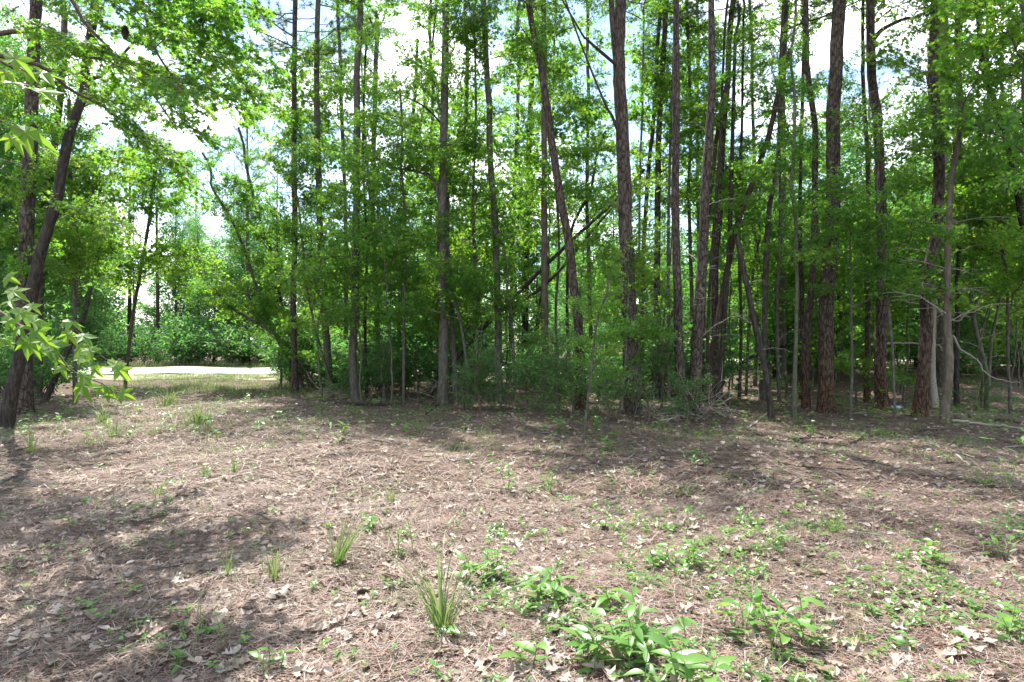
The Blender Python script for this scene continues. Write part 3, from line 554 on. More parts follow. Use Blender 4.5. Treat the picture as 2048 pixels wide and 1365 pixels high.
under('dense bush right of the tan trunk with bluish leaves', [(1118, 826), (1116, 780), (1112, 730), (1110, 700)], (6, 3), H=1.75, lo=.2, n=22, L=(.7, 1.5), kind='oval', name='shrub', cat='shrub', bark='twig')
under('thin-stemmed young sweetgum spreading leaves before the forked pine', [(1166, 886), (1178, 820), (1186, 740), (1196, 650)], (5, 3), H=2.6, lo=.9, n=14, L=(.5, 1.1))
under('small star-leaved sapling hugging the forked pine base', [(1236, 836), (1248, 770), (1256, 690), (1258, 600)], (4, 3), H=3.3, lo=.9, n=18, L=(.6, 1.3))
under('leafy bush between the forked pine and straight dark pine', [(1322, 822), (1325, 760), (1330, 700), (1336, 650)], (5, 3), H=2.5, lo=.4, n=20, L=(.7, 1.5), kind='oval', name='shrub', cat='shrub', bark='twig')
under('young tree with pale leaves behind the crossed dead poles', [(1492, 792), (1496, 690), (1505, 560), (1520, 470)], (6, 4), H=6.5, lo=1.6, n=26, L=(.9, 2.0))
under('low seedling spreading flat leaves right of the stout pine', [(1712, 815), (1712, 780), (1710, 742)], (4, 3), H=1.05, lo=.5, n=9, L=(.8, 1.5))
under('sapling with layered leaves before the curved-limb pine', [(1700, 842), (1702, 740), (1700, 620), (1698, 520)], (5, 3), H=4.1, lo=2.3, n=12, L=(.9, 1.9))
under('leafy sapling with flat sprays crossing the stout pine', [(1790, 838), (1786, 700), (1778, 600), (1770, 480)], (5, 3), H=6.0, lo=2.6, n=15, L=(1.0, 2.2))
under('bright-leaved sapling at the right edge below the slanting trunk', [(2022, 832), (2018, 720), (2012, 600), (2006, 480)], (6, 4), H=6.8, lo=2.0, n=30, L=(1.0, 2.4))
under('young maple-like tree leaning in from beyond the right edge', [(2110, 860), (2100, 700), (2080, 520), (2060, 350)], (10, 7), H=8.2, lo=2.8, n=24, L=(1.2, 2.6))
under('small leafy bush at the foot of the twin-stemmed small tree', [(1962, 822), (1960, 800), (1962, 780)], (4, 3), H=.75, lo=.08, n=12, L=(.45, .9), kind='oval', name='shrub', cat='shrub', bark='twig')
under('tiny green shrub at the right foot of the stout pine', [(1686, 832), (1686, 815), (1688, 806)], (3, 2), H=.4, lo=.05, n=8, L=(.3, .5), kind='oval', name='shrub', cat='shrub', bark='twig')
under('tall leafy tree whose crown hangs across the top left of centre', [(690, 770), (694, 600), (690, 400), (680, 200)], (9, 7), H=15, lo=7.5, n=26, L=(1.6, 3.2))
under('tall leafy tree filling the canopy above the twin centre trees', [(860, 762), (858, 600), (862, 400), (866, 200)], (8, 6), H=16, lo=7.0, n=22, L=(1.6, 3.2))
under('bushy tree filling the canopy right of the mottled trunk', [(1020, 764), (1024, 600), (1030, 400), (1036, 200)], (8, 6), H=16, lo=6.5, n=24, L=(1.6, 3.0))
under('leafy tree behind the forked pine, bright crown left of it', [(1185, 772), (1180, 600), (1176, 400), (1178, 200)], (8, 6), H=15, lo=5.5, n=26, L=(1.4, 2.8))
under('leafy tree with crown between the straight and tilted pines', [(1400, 770), (1398, 600), (1396, 400), (1392, 200)], (8, 6), H=15, lo=5.0, n=28, L=(1.4, 2.8))
under('leafy tree with crown right of the tilted pine', [(1510, 772), (1512, 600), (1508, 400), (1500, 200)], (8, 6), H=15, lo=6.0, n=26, L=(1.3, 2.6))

for lb, a, b_, h_, n_ in (('pale-leaved shrub at the foot of the twin centre trees', 925, 822, .8, 12), ('pale-leaved shrub between mottled trunk and tan trunk', 1052, 824, 1.0, 12), ('shrub masking the base of the long leaning trunk', 1142, 838, 1.3, 16),
        ('low shrub just left of the forked pine base', 1212, 846, 1.1, 14), ('spindly shrub right of the forked pine base', 1296, 848, .9, 10), ('small shrub in the brush tangle by the shaggy pine', 1372, 846, .6, 9), ('leafy shrub behind the brush heap left of centre', 700, 786, 1.6, 18),
        ('leafy shrub right of the straight trunk by the brush pile', 765, 800, 1.5, 18), ('leafy shrub between the brush pile and tall centre tree', 835, 796, 1.3, 16), ('leafy shrub at the grass edge beside the slim pine', 560, 776, 1.2, 16), ('low shrub between the rusty stems and the bare pole', 1572, 800, .6, 9), ('small shrub behind the level pale limb', 1800, 790, .9, 10)):
    under(lb, [(a, b_), (a + 3, b_ - 25), (a - 2, b_ - 50)], (5, 3), H=h_, lo=.1, n=n_, L=(.55, 1.15), kind='oval', name='shrub', cat='shrub', bark='twig')

# ------------------------------------------------------------------ near sweetgum at the left, its trunk outside the frame
def near_sweetgum():
    base = Vector((-4.7, 3.0, 0)); base.z = ghf(base.x, base.y)
    root = thing('sweetgum_tree', 'nearest sweetgum, its large star-shaped leaves reaching in from the left edge', 'tree', base)
    P = spline([(0, 0, -0.1), (0.1, 0.05, 2), (0.0, 0.2, 5), (0.15, 0.3, 9)], 30)
    obj('trunk', MB().add(*tube(P, np.linspace(0.13, 0.04, 30), 12, RNG, 0.03)).mesh('trunk', [M['bark_grey']]), root)
    b = np.array(base)
    stars = []
    for k in range(4):
        V, F = star_leaf(fine=True); V = V.copy(); g_ = np.random.default_rng(40 + k)
        V[:, 2] += -0.38 * V[:, 0] ** 2 + (0.3 if k % 2 else 0.55) * V[:, 1] ** 2 * g_.choice([-1, 1]) + 0.02 * g_.standard_normal(len(V))
        st = tube(np.array([(-0.45, 0, 0.12), (-0.2, 0, 0.06), (0.15, 0, 0)]), 0.012, 3)
        stars.append(MB().add(V, F, 0, False).add(*st, 1).mesh('star_leaf', [M['near'], M['twig']]))
    def spray(stem_px, depth, leaves, r=0.0045):
        q = [np.array([p[0], p[1], p[2]]) for p in stem_px]
        Q = spline(np.array(q) - b, 16)
        br = obj('branch', MB().add(*tube(Q, np.linspace(r * 1.6, r * 0.4, 16), 6)).mesh('branch', [M['twig']]), root)
        for (x, y, w) in leaves:
            d = depth + RNG.uniform(-0.25, 0.25); c = at(x, y, d); s = w * d / FPX / 1.05
            yaw = RNG.uniform(-1.0, 0.7); pitch = R(RNG.uniform(5, 45)); roll = R(RNG.uniform(10, 58))
            obj('leaf', stars[RNG.integers(4)], br, np.array(c) - b, (roll, pitch, yaw), s)
    z = lambda x, y, d: np.array(at(x / 2.967, 450 + y / 2.967, d))
    lv = [(40, 310, 110), (60, 390, 130), (60, 450, 100), (100, 510, 150), (170, 480, 90), (180, 560, 170), (110, 610, 120), (205, 620, 130), (400, 570, 120), (390, 640, 110), (480, 655, 120), (20, 680, 90), (130, 690, 150),
          (180, 725, 100), (310, 700, 150), (470, 720, 110), (530, 735, 110), (290, 750, 80), (330, 800, 70), (365, 840, 95), (450, 790, 80), (490, 790, 70), (660, 820, 165), (690, 850, 115), (480, 890, 115), (480, 940, 150), (580, 965, 90), (630, 960, 80), (630, 1005, 80), (710, 1000, 105), (30, 560, 120), (240, 690, 100), (560, 850, 80)]
    spray([(b[0] + .1, b[1], 2.9), (-3.2, 2.8, 2.35), z(0, 520, 2.8), z(130, 600, 2.8), z(210, 650, 2.8), z(310, 720, 2.8), z(370, 800, 2.8), z(440, 880, 2.8), z(640, 960, 2.8), z(720, 1060, 2.8)], 2.8, [(x / 2.967, 450 + y / 2.967, w / 2.967) for x, y, w in lv])
    z1 = lambda x, y, d: np.array(at(x / 2.967, y / 2.967, d))
    lv = [(60, 335, 170), (235, 430, 190), (130, 410, 120), (200, 530, 200), (60, 490, 120), (110, 770, 220), (50, 810, 130), (20, 420, 110), (250, 545, 110)]
    spray([(b[0] + .1, b[1], 3.6), (-3.0, 2.5, 3.3), z1(-60, 330, 2.3), z1(60, 380, 2.3), z1(170, 440, 2.3), z1(250, 520, 2.3)], 2.3, [(x / 2.967, y / 2.967, w / 2.967) for x, y, w in lv])
    return root
near_sweetgum()

# overhanging sweetgum further back at the left: trunk outside the frame, branches across the upper left
def over_sweetgum():
    base = Vector((-6.6, 5.6, 0)); base.z = ghf(base.x, base.y)
    root = thing('sweetgum_tree', 'sweetgum overhanging the upper left corner with dangling star-leaved sprays', 'tree', base); b = np.array(base)
    P = spline([(0, 0, -0.1), (0.1, 0.1, 3), (0.0, 0.0, 6), (0.1, 0.2, 11)], 30)
    obj('trunk', MB().add(*tube(P, np.linspace(0.16, 0.04, 30), 12, RNG, 0.03)).mesh('trunk', [M['bark_grey']]), root)
    for pts, nb, L in (([(-6.5, 5.7, 4.6), at(120, -120, 5.4), at(270, -20, 5.3), at(305, 90, 5.2), at(370, 190, 5.2)], 10, (.5, 1.0)),
                       ([(-6.5, 5.7, 5.4), at(200, -220, 6.0), at(340, -60, 5.8), at(390, 40, 5.7), at(440, 160, 5.6)], 9, (.5, 1.0)),
                       ([(-6.5, 5.7, 4.0), at(60, 60, 5.6), at(150, 110, 5.6), at(260, 120, 5.6)], 8, (.5, 1.0)),
                       ([(-6.5, 5.7, 4.8), at(60, -60, 6.4), at(180, 60, 6.6), at(290, 170, 6.8), at(360, 270, 7.0)], 11, (.5, 1.1)),
                       ([(-6.5, 5.7, 4.4), at(40, 120, 6.8), at(140, 180, 7.2), at(230, 230, 7.4), at(300, 310, 7.6)], 10, (.5, 1.1)),
                       ([(-6.5, 5.7, 5.2), at(160, -100, 6.6), at(330, 20, 7.0), at(440, 110, 7.4), at(520, 210, 7.6)], 11, (.5, 1.1)),
                       ([(-6.5, 5.7, 5.8), at(100, -150, 6.2), at(200, -40, 6.0), at(230, 20, 6.0)], 8, (.5, 1.0))):
        Q = spline(np.array([np.array(p) for p in pts]) - b, 18)
        br = obj('branch', MB().add(*tube(Q, np.linspace(0.03, 0.005, 18), 6)).mesh('branch', [M['twig']]), root)
        for k in range(nb):
            i = int(np.clip(17 * (0.45 + 0.55 * (k + RNG.random()) / nb), 0, 17)); me, LL = SH['gumfine'][RNG.integers(5)]
            d = Q[min(i + 1, 17)] - Q[max(i - 1, 0)]; a = math.atan2(d[1], d[0]) + (1 if k % 2 else -1) * RNG.uniform(.3, 1.2)
            obj('leafy_twig', me, br, Q[i], (R(RNG.uniform(-20, 20)), R(RNG.uniform(-10, 35)), a), RNG.uniform(*L) / LL)
    for k in range(11):    # crown above the frame
        z = 6.4 + 5.0 * k / 11; me, LL = SH['gum'][RNG.integers(9)]
        obj('leafy_branch', me, root, (0.05, 0.05, z), (R(RNG.uniform(-12, 12)), -R(RNG.uniform(0, 25)), 2.4 * k), RNG.uniform(1.2, 2.2) * (1 - .4 * k / 11) / LL)
over_sweetgum()

# ------------------------------------------------------------------ background woods
def crown_mesh(name, seed, H, lo, n, Lmax, tmpl, ls, mats, kind='leaf', spread=1.0):
    g_ = np.random.default_rng(seed); mb = MB()
    base = [branch_shape(seed * 50 + k, L=2.0, tmpl=tmpl, ls=ls, nt_=10, sp=0.10, rise=.4, droop=.3, flat=1.0, tw_len=0.6, sub=.16, sub_wood=False, vert=(-.4, .7), jit=.09) if kind == 'leaf' else pine_shape(seed * 50 + k, L=2.0, nt_=6, n=16, ln=0.26, w=0.006) for k in range(4)]
    for k in range(n):
        z = lo + (H - lo) * (k + g_.random()) / n; t = (z - lo) / (H - lo); s = Lmax * (0.35 + 0.65 * math.sin(math.pi * min(t * .85 + .22, 1))) * g_.uniform(.6, 1.1) / 2.0
        E = np.array(Euler((R(g_.uniform(-15, 15)), -R(g_.uniform(0, 62)), 2.4 * k + g_.uniform(-.9, .9))).to_matrix()) * s
        mb.join(base[g_.integers(4)], E, np.array([0, 0, z]))
    return mb.mesh(name, mats)
BGT = [crown_mesh('crown', 11 + k, H, lo, n, Lm, DIAM, .165, [M['twig'], M['far']]) for k, (H, lo, n, Lm) in enumerate([(11, 1.0, 56, 2.8), (13, 2.5, 60, 2.8), (9, .6, 50, 2.6), (12, 1.6, 62, 3.2)])]
BGH = [11, 13, 9, 12]
BGP = [crown_mesh('crown', 31 + k, 19, 9.5 + k, 30, 2.6, DIAM, .2, [M['twig'], M['needle']], kind='pine') for k in range(2)]
BGTR = []
for k, (H, r) in enumerate([(11, .09), (13, .10), (9, .07), (12, .10), (19, .15), (19, .16)]):
    g_ = np.random.default_rng(k + 70); n = 26; P = np.stack([np.cumsum(g_.standard_normal(n) * .02), np.cumsum(g_.standard_normal(n) * .02), np.linspace(-.15, H, n)], -1)
    BGTR.append(MB().add(*tube(P, r * np.linspace(1.15, .15, n), 8, g_, .03)).mesh('trunk', [M['bark_grey'] if k % 2 else M['bark_dark']]))
def nth(i):
    w_ = ['first', 'second', 'third', 'fourth', 'fifth', 'sixth', 'seventh', 'eighth', 'ninth', 'tenth']
    return w_[i] if i < 10 else '%d%s' % (i + 1, 'th' if (i + 1) % 100 in (11, 12, 13) else {1: 'st', 2: 'nd', 3: 'rd'}.get((i + 1) % 10, 'th'))
MARKS = [(55, 'left thick pine'), (590, 'slim grass-edge pine'), (710, 'brush-pile trunk'), (888, 'tall centre tree'), (998, 'mottled trunk'), (1089, 'tan trunk'), (1158, 'long leaning trunk'), (1258, 'forked pine'), (1360, 'straight dark-barked pine'), (1430, 'tilted pine'), (1525, 'faint grey pine'), (1653, 'stout plated pine'), (1760, 'curved-limb pine'), (1850, 'rust-brown pine'), (1975, 'twin-stemmed tree')]
def gap_label(px, noun, used):
    L_ = [m for m in MARKS if m[0] <= px]; R_ = [m for m in MARKS if m[0] > px]
    a = ('between the %s and the %s' % (L_[-1][1], R_[0][1])) if L_ and R_ else ('right of the ' + L_[-1][1] if L_ else 'left of the ' + R_[0][1])
    key = (noun, a); i_ = used.get(key, 0); used[key] = i_ + 1
    return '%s nearest %s %s' % (nth(i_), noun, a) if i_ else 'nearest %s %s' % (noun, a)
USED = {}
def bg_tree(x, y, k, s, label, group, name=None):
    r_ = thing('pine_tree' if k >= 4 else 'broadleaf_tree', label, 'pine tree' if k >= 4 else 'tree', (x, y, ghf(x, y)), group, RNG.uniform(0, 6.28), s)
    obj('trunk', BGTR[k], r_); obj('crown', BGT[k] if k < 4 else BGP[k - 4], r_)
def scatter(n, xr, yr, mind, ok):
    pts = []; tries = 0
    while len(pts) < n and tries < 20000:
        tries += 1; y = RNG.uniform(*yr); px = RNG.uniform(*xr); x = (px - CX) / FPX * y
        if ok(px, y, x) and all((x - a) ** 2 + (y - b) ** 2 > mind ** 2 for a, b in pts): pts.append((x, y))
    return pts
def xpix(x, y): return CX + FPX * x / y
for i_, (x, y) in enumerate(sorted(scatter(50, (-160, 760), (41.5, 62), 2.3, lambda p, y, x: True), key=lambda q: q[0] / q[1])):
    k = int(RNG.choice([0, 1, 2, 3, 3, 4])); bg_tree(x, y, k, RNG.uniform(.8, 1.05), 'sunlit %s beyond the pale road, %s from the left' % ('pine' if k >= 4 else 'broadleaf tree', nth(i_)), 'trees beyond the road')
for x, y in sorted(scatter(28, (660, 1440), (22, 62), 2.8, lambda p, y, x: True), key=lambda q: q[1]):
    k = int(RNG.choice([0, 1, 2, 3, 4, 5])); bg_tree(x, y, k, RNG.uniform(.7, 1.0), gap_label(xpix(x, y), 'background pine' if k >= 4 else 'background leafy tree', USED), 'trees deep in the woods')
for x, y in sorted(scatter(60, (1440, 2200), (20, 54), 2.0, lambda p, y, x: True), key=lambda q: q[1]):
    k = int(RNG.choice([0, 1, 2, 3, 0, 2, 5])); bg_tree(x, y, k, RNG.uniform(.75, 1.0), gap_label(xpix(x, y), 'background pine' if k >= 4 else 'background leafy tree', USED), 'trees deep in the woods')
for i_, (x, y) in enumerate(sorted(scatter(6, (-200, 60), (17, 30), 2.6, lambda p, y, x: y < 27), key=lambda q: q[1])):
    k = int(RNG.choice([0, 1, 2, 3])); bg_tree(x, y, k, RNG.uniform(.8, 1.0), '%s nearest leafy tree behind the far left pine trunks' % nth(i_), 'trees at the far left edge')
# thin understory saplings among the trunks
SAPC, SAPT = [], []
for k, (H, lo, n) in enumerate([(5.5, 1.6, 15), (7.5, 2.6, 18), (4.2, .9, 13), (9.0, 4.0, 20)]):
    g_ = np.random.default_rng(150 + k); m_ = 22; P = np.stack([np.cumsum(g_.standard_normal(m_) * .035), np.cumsum(g_.standard_normal(m_) * .035), np.linspace(-.1, H, m_)], -1); mb = MB()
    bs = [branch_shape(1500 + 10 * k + j, L=1.6, tmpl=STAR, ls=.108, nt_=12, sp=.085, rise=.4, droop=.4, flat=.8, sub=.15, sub_wood=False, tw_len=.55, vert=(-.35, .6), jit=.05) for j in range(4)]
    for j in range(n):
        z = lo + (H - lo) * (j + g_.random()) / n; b_ = P[int(np.clip(np.searchsorted(P[:, 2], z), 0, m_ - 1))]
        mb.join(bs[j % 4], np.array(Euler((R(g_.uniform(-25, 25)), -R(g_.uniform(-10, 55)), 2.4 * j)).to_matrix()) * g_.uniform(.45, 1.05), np.array([b_[0], b_[1], z]))
    SAPC.append(mb.mesh('crown', [M['twig'], M['gum']])); SAPT.append(MB().add(*tube(P, np.linspace(.032, .006, m_), 6)).mesh('trunk', [M['bark_grey'] if k % 2 else M['bark_green']]))
for x, y in sorted(scatter(58, (620, 2150), (15.5, 28), .8, lambda p, y, x: True), key=lambda q: q[1]):
    k = int(RNG.integers(4)); r_ = thing('sapling', gap_label(xpix(x, y), 'thin leafy sapling', USED), 'sapling', (x, y, ghf(x, y)), 'thin saplings among the trunks', RNG.uniform(0, 6.28), RNG.uniform(.8, 1.2)); r_.rotation_euler = (RNG.normal() * .07, RNG.normal() * .07, RNG.uniform(0, 6.28))
    obj('trunk', SAPT[k], r_); obj('crown', SAPC[k], r_)
# shrubs of the background
BUSH = []
for k in range(4):
    g_ = np.random.default_rng(90 + k); mb = MB(); sh = [branch_shape(900 + 10 * k + j, L=1.3, tmpl=DIAM, ls=.11, nt_=9, sp=.06, rise=.9, droop=.5, flat=.8, tw_len=.5) for j in range(3)]
    for j in range(16): mb.join(sh[j % 3], np.array(Euler((0, -R(g_.uniform(5, 55)), 2.4 * j)).to_matrix()) * g_.uniform(.7, 1.2), np.array([g_.uniform(-.15, .15), g_.uniform(-.15, .15), g_.uniform(0, .25)]))
    BUSH.append(mb)
BUSHM = [b.mesh('bush', [M['twig'], M['far']]) for b in BUSH]
def bush(x, y, s, label, group): tag(obj('shrub', BUSHM[RNG.integers(4)], None, (x, y, ghf(x, y)), (0, 0, RNG.uniform(0, 6.28)), s), label, 'shrub', group)
for i_, (x, y) in enumerate(sorted(scatter(40, (-100, 740), (39.5, 43), .8, lambda p, y, x: True), key=lambda q: q[0] / q[1])): bush(x, y, RNG.uniform(.9, 2.2), 'sunlit bush on the far road edge, %s from the left' % nth(i_), 'bushes along the far road edge')
for x, y in sorted(scatter(50, (660, 1440), (16, 40), .9, lambda p, y, x: True), key=lambda q: q[1]): bush(x, y, RNG.uniform(.6, 1.5), gap_label(xpix(x, y), 'undergrowth bush', USED), 'undergrowth of the woods')
for x, y in sorted(scatter(60, (1440, 2200), (22, 40), .9, lambda p, y, x: True), key=lambda q: q[1]): bush(x, y, RNG.uniform(.8, 1.9), gap_label(xpix(x, y), 'undergrowth bush', USED), 'undergrowth of the woods')
for i_, (x, y) in enumerate(sorted(scatter(64, (-250, 2300), (64, 78), 2.0, lambda p, y, x: True), key=lambda q: q[0] / q[1])): bush(x, y, RNG.uniform(2.4, 4.2), 'tall far thicket bush closing the woods, %s from the left' % nth(i_), 'far thicket bushes')
for i_, (x, y) in enumerate(sorted(scatter(22, (560, 800), (20, 29.5), .8, lambda p, y, x: p > 560 + (y - 20) * 3), key=lambda q: q[0] / q[1])): bush(x, y, RNG.uniform(.8, 1.5), 'leafy bush hiding the road behind the slim trunks, %s from the left' % nth(i_), 'bushes hiding the road')
for i_, (x, y) in enumerate(sorted(scatter(8, (-60, 110), (13, 26), .8, lambda p, y, x: True), key=lambda q: q[1])): bush(x, y, RNG.uniform(.6, 1.2), '%s nearest bush behind the pines at the left edge' % nth(i_), 'bushes at the left edge')

# ------------------------------------------------------------------ forest floor: pine straw, fallen leaves, seedlings, grass (masses)
g = np.random.default_rng(21)
def wedge(n, y0, y1, p=1.0, marg=1.2):
    """points over the floor in view; p > 1 crowds them towards the camera"""
    y = y0 + (y1 - y0) * g.random(n) ** p; x = (g.random(n) * 2 - 1) * (0.83 * y + marg); return x, y
def straw(n, y0, y1, p, w, l0, l1, seg):
    x, y = wedge(n, y0, y1, p); th = 0.5 * np.sin(1.3 * x) + 0.9 * np.sin(.9 * y + x) + g.standard_normal(n) * 0.9
    l = g.uniform(l0, l1, n); cv = g.standard_normal(n) * 0.5; dr = np.clip(np.sin(7 * x + 3 * np.sin(2.7 * y)) * np.sin(6 * y + 2.5 * np.sin(3.1 * x)), 0, 1); z = gh(x, y) + g.uniform(0.001, 1, n) * (.016 + .035 * dr); el = g.standard_normal(n) * 0.16
    ts = np.linspace(-.5, .5, seg + 1); pts = []
    for t in ts:
        a = th + cv * t; pts.append(np.stack([x + np.cos(a) * l * t, y + np.sin(a) * l * t, z + el * l * t + .012 * (1 - 4 * t * t) * (l / .2)], -1))
    sd_ = np.stack([-np.sin(th), np.cos(th), np.zeros(n)], -1) * (w * g.uniform(.7, 1.3, n))[:, None]
    V = np.stack([q + s * sd_ for q in pts for s in (-1, 1)], 1); k = 2 * (seg + 1)
    for r_ in range(V.shape[1]): V[:, r_, 2] = np.maximum(V[:, r_, 2], gh(V[:, r_, 0], V[:, r_, 1]) + 0.002)
    F = np.array([(2 * j, 2 * j + 1, 2 * j + 3, 2 * j + 2) for j in range(seg)])
    return V.reshape(-1, 3), (F[None] + (np.arange(n) * k)[:, None, None]).reshape(-1, 4)
mb = MB().add(*straw(120000, 1.9, 6.5, 1.0, .0014, .10, .22, 2), 0, False).add(*straw(90000, 5.5, 17, 1.0, .0030, .12, .26, 1), 0, False)
tag(obj('pine_straw', mb.mesh('pine_straw', [M['straw']])), 'layer of fallen reddish pine needles covering the ground', 'pine straw', kind='stuff')
OAK = [oak_leaf(k) for k in range(14)]
def lay(tmpls, x, y, size, tilt=0.28, lift=0.02):
    mb = MB(); which = g.integers(0, len(tmpls), len(x))
    for k, tp in enumerate(tmpls):
        s = which == k; n = s.sum()
        if not n: continue
        th = g.uniform(0, 2 * math.pi, n); nr = np.stack([g.standard_normal(n) * tilt, g.standard_normal(n) * tilt, np.ones(n)], -1)
        mb.add(*put(tp, np.stack([x[s], y[s], gh(x[s], y[s]) + lift], -1), np.stack([np.cos(th), np.sin(th), np.zeros(n)], -1), nr, size[s]), 0, False)
    return mb
SMALL = []
for k in range(5):
    V, F = oval_leaf(w=.22 + .05 * k, n=3, fold=.1 * (k - 1), droop=.3 * (k % 3 - 1)); V = V.copy(); V[:, 0] -= .5; SMALL.append((V, F))
x, y = wedge(1900, 3.6, 15, 1.0); mb = lay(OAK, x, y, g.uniform(.06, .13, len(x)))
x, y = wedge(1400, 1.9, 6.5, 1.0); mb.join(lay(OAK, x, y, g.uniform(.05, .09, len(x)), .3))
x, y = wedge(4500, 1.9, 7, 1.0); mb.join(lay(SMALL, x, y, g.uniform(.03, .075, len(x)), .45))
x, y = wedge(3600, 6, 22, 1.0); mb.join(lay(SMALL, x, y, g.uniform(.05, .10, len(x)), .4))
tag(obj('leaf_litter', mb.mesh('leaf_litter', [M['oak']])), 'scattered small dry leaves lying all over the pine straw', 'leaf litter', kind='stuff')
OAKM = [MB().add(*o).mesh('oak_leaf', [M['oak']]) for o in OAK]
# the largest fallen leaves, one by one (denser to the right and in the foreground as in the photograph)
cnt = 0; tries = 0
while cnt < 300 and tries < 5000:
    tries += 1; px_ = g.uniform(-60, 2110); py_ = 960 + 460 * g.random() ** .55
    if g.random() > .35 + .65 * np.clip((px_ - 250) / 900, 0, 1): continue
    q = ground(px_, py_); s = g.uniform(.085, .165)
    tag(obj('fallen_leaf', OAKM[g.integers(14)], None, (q.x, q.y, q.z + .024), (g.normal() * .2, g.normal() * .2, g.uniform(0, 6.28)), s), 'dry tan lobed oak leaf lying on the foreground pine straw', 'leaf', 'fallen oak leaves in the foreground'); cnt += 1

def blades(n, x, y, h, w, bend=.5, seg=3, spread=None):
    th = g.uniform(0, 6.28, n); hh = h * g.uniform(.55, 1.15, n); b = bend * g.uniform(.2, 1.3, n); ww = w * g.uniform(.7, 1.2, n)
    ts = np.linspace(0, 1, seg + 1); V = []; base = np.stack([x, y, gh(x, y) - .01], -1); d = np.stack([np.cos(th), np.sin(th), np.zeros(n)], -1); s = np.stack([-np.sin(th), np.cos(th), np.zeros(n)], -1)
    for k, t in enumerate(ts):
        c = base + d * (b * hh * (t ** 1.8))[:, None] + np.stack([0 * hh, 0 * hh, hh * (t - .28 * b * t ** 3)], -1)
        f = max(1 - t ** 2, .08); V += [c - s * (ww * f)[:, None], c + s * (ww * f)[:, None]]
    V = np.stack(V, 1); F = np.array([(2 * j, 2 * j + 1, 2 * j + 3, 2 * j + 2) for j in range(seg)])
    return V.reshape(-1, 3), (F[None] + (np.arange(n) * V.shape[1])[:, None, None]).reshape(-1, 4)
# grass of the clearing near the road, and along its far side
mb = MB()
cx_, cy_ = [], []
for _ in range(330):
    yy = g.uniform(18.5, 30.5); pxx = g.normal(430, 130) if yy > 21 else g.normal(520, 110)
    n = 28; xx = (pxx - CX) / FPX * yy; cx_.append(xx + g.normal(0, .16, n)); cy_.append(yy + g.normal(0, .16, n))
X, Y = np.concatenate(cx_), np.concatenate(cy_); mb.add(*blades(len(X), X, Y, .22, .006, 1.0, 2), 0, False)
cx_, cy_ = [], []
for _ in range(330):
    yy = g.uniform(38.5, 42); xx = g.uniform(-36, -2); n = 20; cx_.append(xx + g.normal(0, .3, n)); cy_.append(yy + g.normal(0, .2, n))
X, Y = np.concatenate(cx_), np.concatenate(cy_); mb.add(*blades(len(X), X, Y, .4, .012, .6, 2), 0, False)
tag(obj('clearing_grass', mb.mesh('clearing_grass', [M['grass']])), 'loose green grass growing in the clearing and along the road', 'grass', kind='stuff')
# sparse fine grass and seedlings through the straw
mb = MB(); x, y = wedge(1500, 2.4, 15, 1.0); X, Y = [], []
for a, b_ in zip(x, y):
    n = g.integers(3, 9); X.append(a + g.normal(0, .04, n)); Y.append(b_ + g.normal(0, .04, n))
X, Y = np.concatenate(X), np.concatenate(Y); mb.add(*blades(len(X), X, Y, .11, .0022, 1.3, 3), 0, False)
def seedlings(n, y0, y1, p, bias):
    x, y = wedge(n * 6, y0, y1, p); keep = g.random(len(x)) < bias(x, y) * (.12 + .88 * (np.sin(2.6 * x + 1.7 * np.sin(1.9 * y)) * np.sin(2.2 * y + 1.3 * np.sin(1.4 * x)) > .15)); x, y = x[keep][:n], y[keep][:n]; P_, A, N, S = [], [], [], []
    for a, b_ in zip(x, y):
        hz = g.uniform(.02, .09); k = g.integers(3, 7); t0 = g.uniform(0, 6.28)
        for j in range(k):
            th = t0 + j * 2.4; P_.append((a, b_, ghf(a, b_) + hz * (.5 + .5 * j / k))); A.append((math.cos(th), math.sin(th), g.uniform(-.1, .7))); N.append((g.normal() * .3, g.normal() * .3, 1)); S.append(g.uniform(.022, .055))
    return put(OVAL, np.array(P_), np.array(A), np.array(N), np.array(S))
pb = lambda x, y: np.clip(.12 + .75 * ((x > -.2) & (y < 5.5)) + .25 * (x > 0), 0, 1)
mb.add(*seedlings(1900, 2.2, 6.5, 1.0, pb), 1, False).add(*seedlings(1500, 5, 16, 1.0, lambda x, y: .25 + .3 * (x > 0)), 1, False)
x, y = wedge(620, 9, 17, 1.0); X, Y = [], []
for a, b_ in zip(x, y):
    if math.sin(1.1 * a + 1.3) * math.sin(.9 * b_ + .6 * a) + .35 * (a < -3) < .1: continue
    n = g.integers(8, 22); X.append(a + g.normal(0, .10, n)); Y.append(b_ + g.normal(0, .10, n))
X, Y = np.concatenate(X), np.concatenate(Y); mb.add(*blades(len(X), X, Y, .22, .0035, 1.2, 3), 0, False)
def edge_sprigs(n):
    x, y = wedge(n, 10, 18, 1.0); P_, A, N, S = [], [], [], []
    for a, b_ in zip(x, y):
        hz = g.uniform(.08, .32); k = g.integers(6, 12); t0 = g.uniform(0, 6.28)
        for j in range(k):
            th = t0 + j * 2.4; P_.append((a + g.normal() * .03, b_ + g.normal() * .03, ghf(a, b_) + hz * (.3 + .7 * j / k))); A.append((math.cos(th), math.sin(th), g.uniform(-.2, .5))); N.append((g.normal() * .4, g.normal() * .4, 1)); S.append(g.uniform(.05, .11))
    return put(OVAL, np.array(P_), np.array(A), np.array(N), np.array(S))
mb.add(*edge_sprigs(420), 1, False)
tag(obj('ground_cover', mb.mesh('ground_cover', [M['grass'], M['plant']])), 'sparse tiny seedlings and fine grass coming through the pine straw', 'ground cover', kind='stuff')

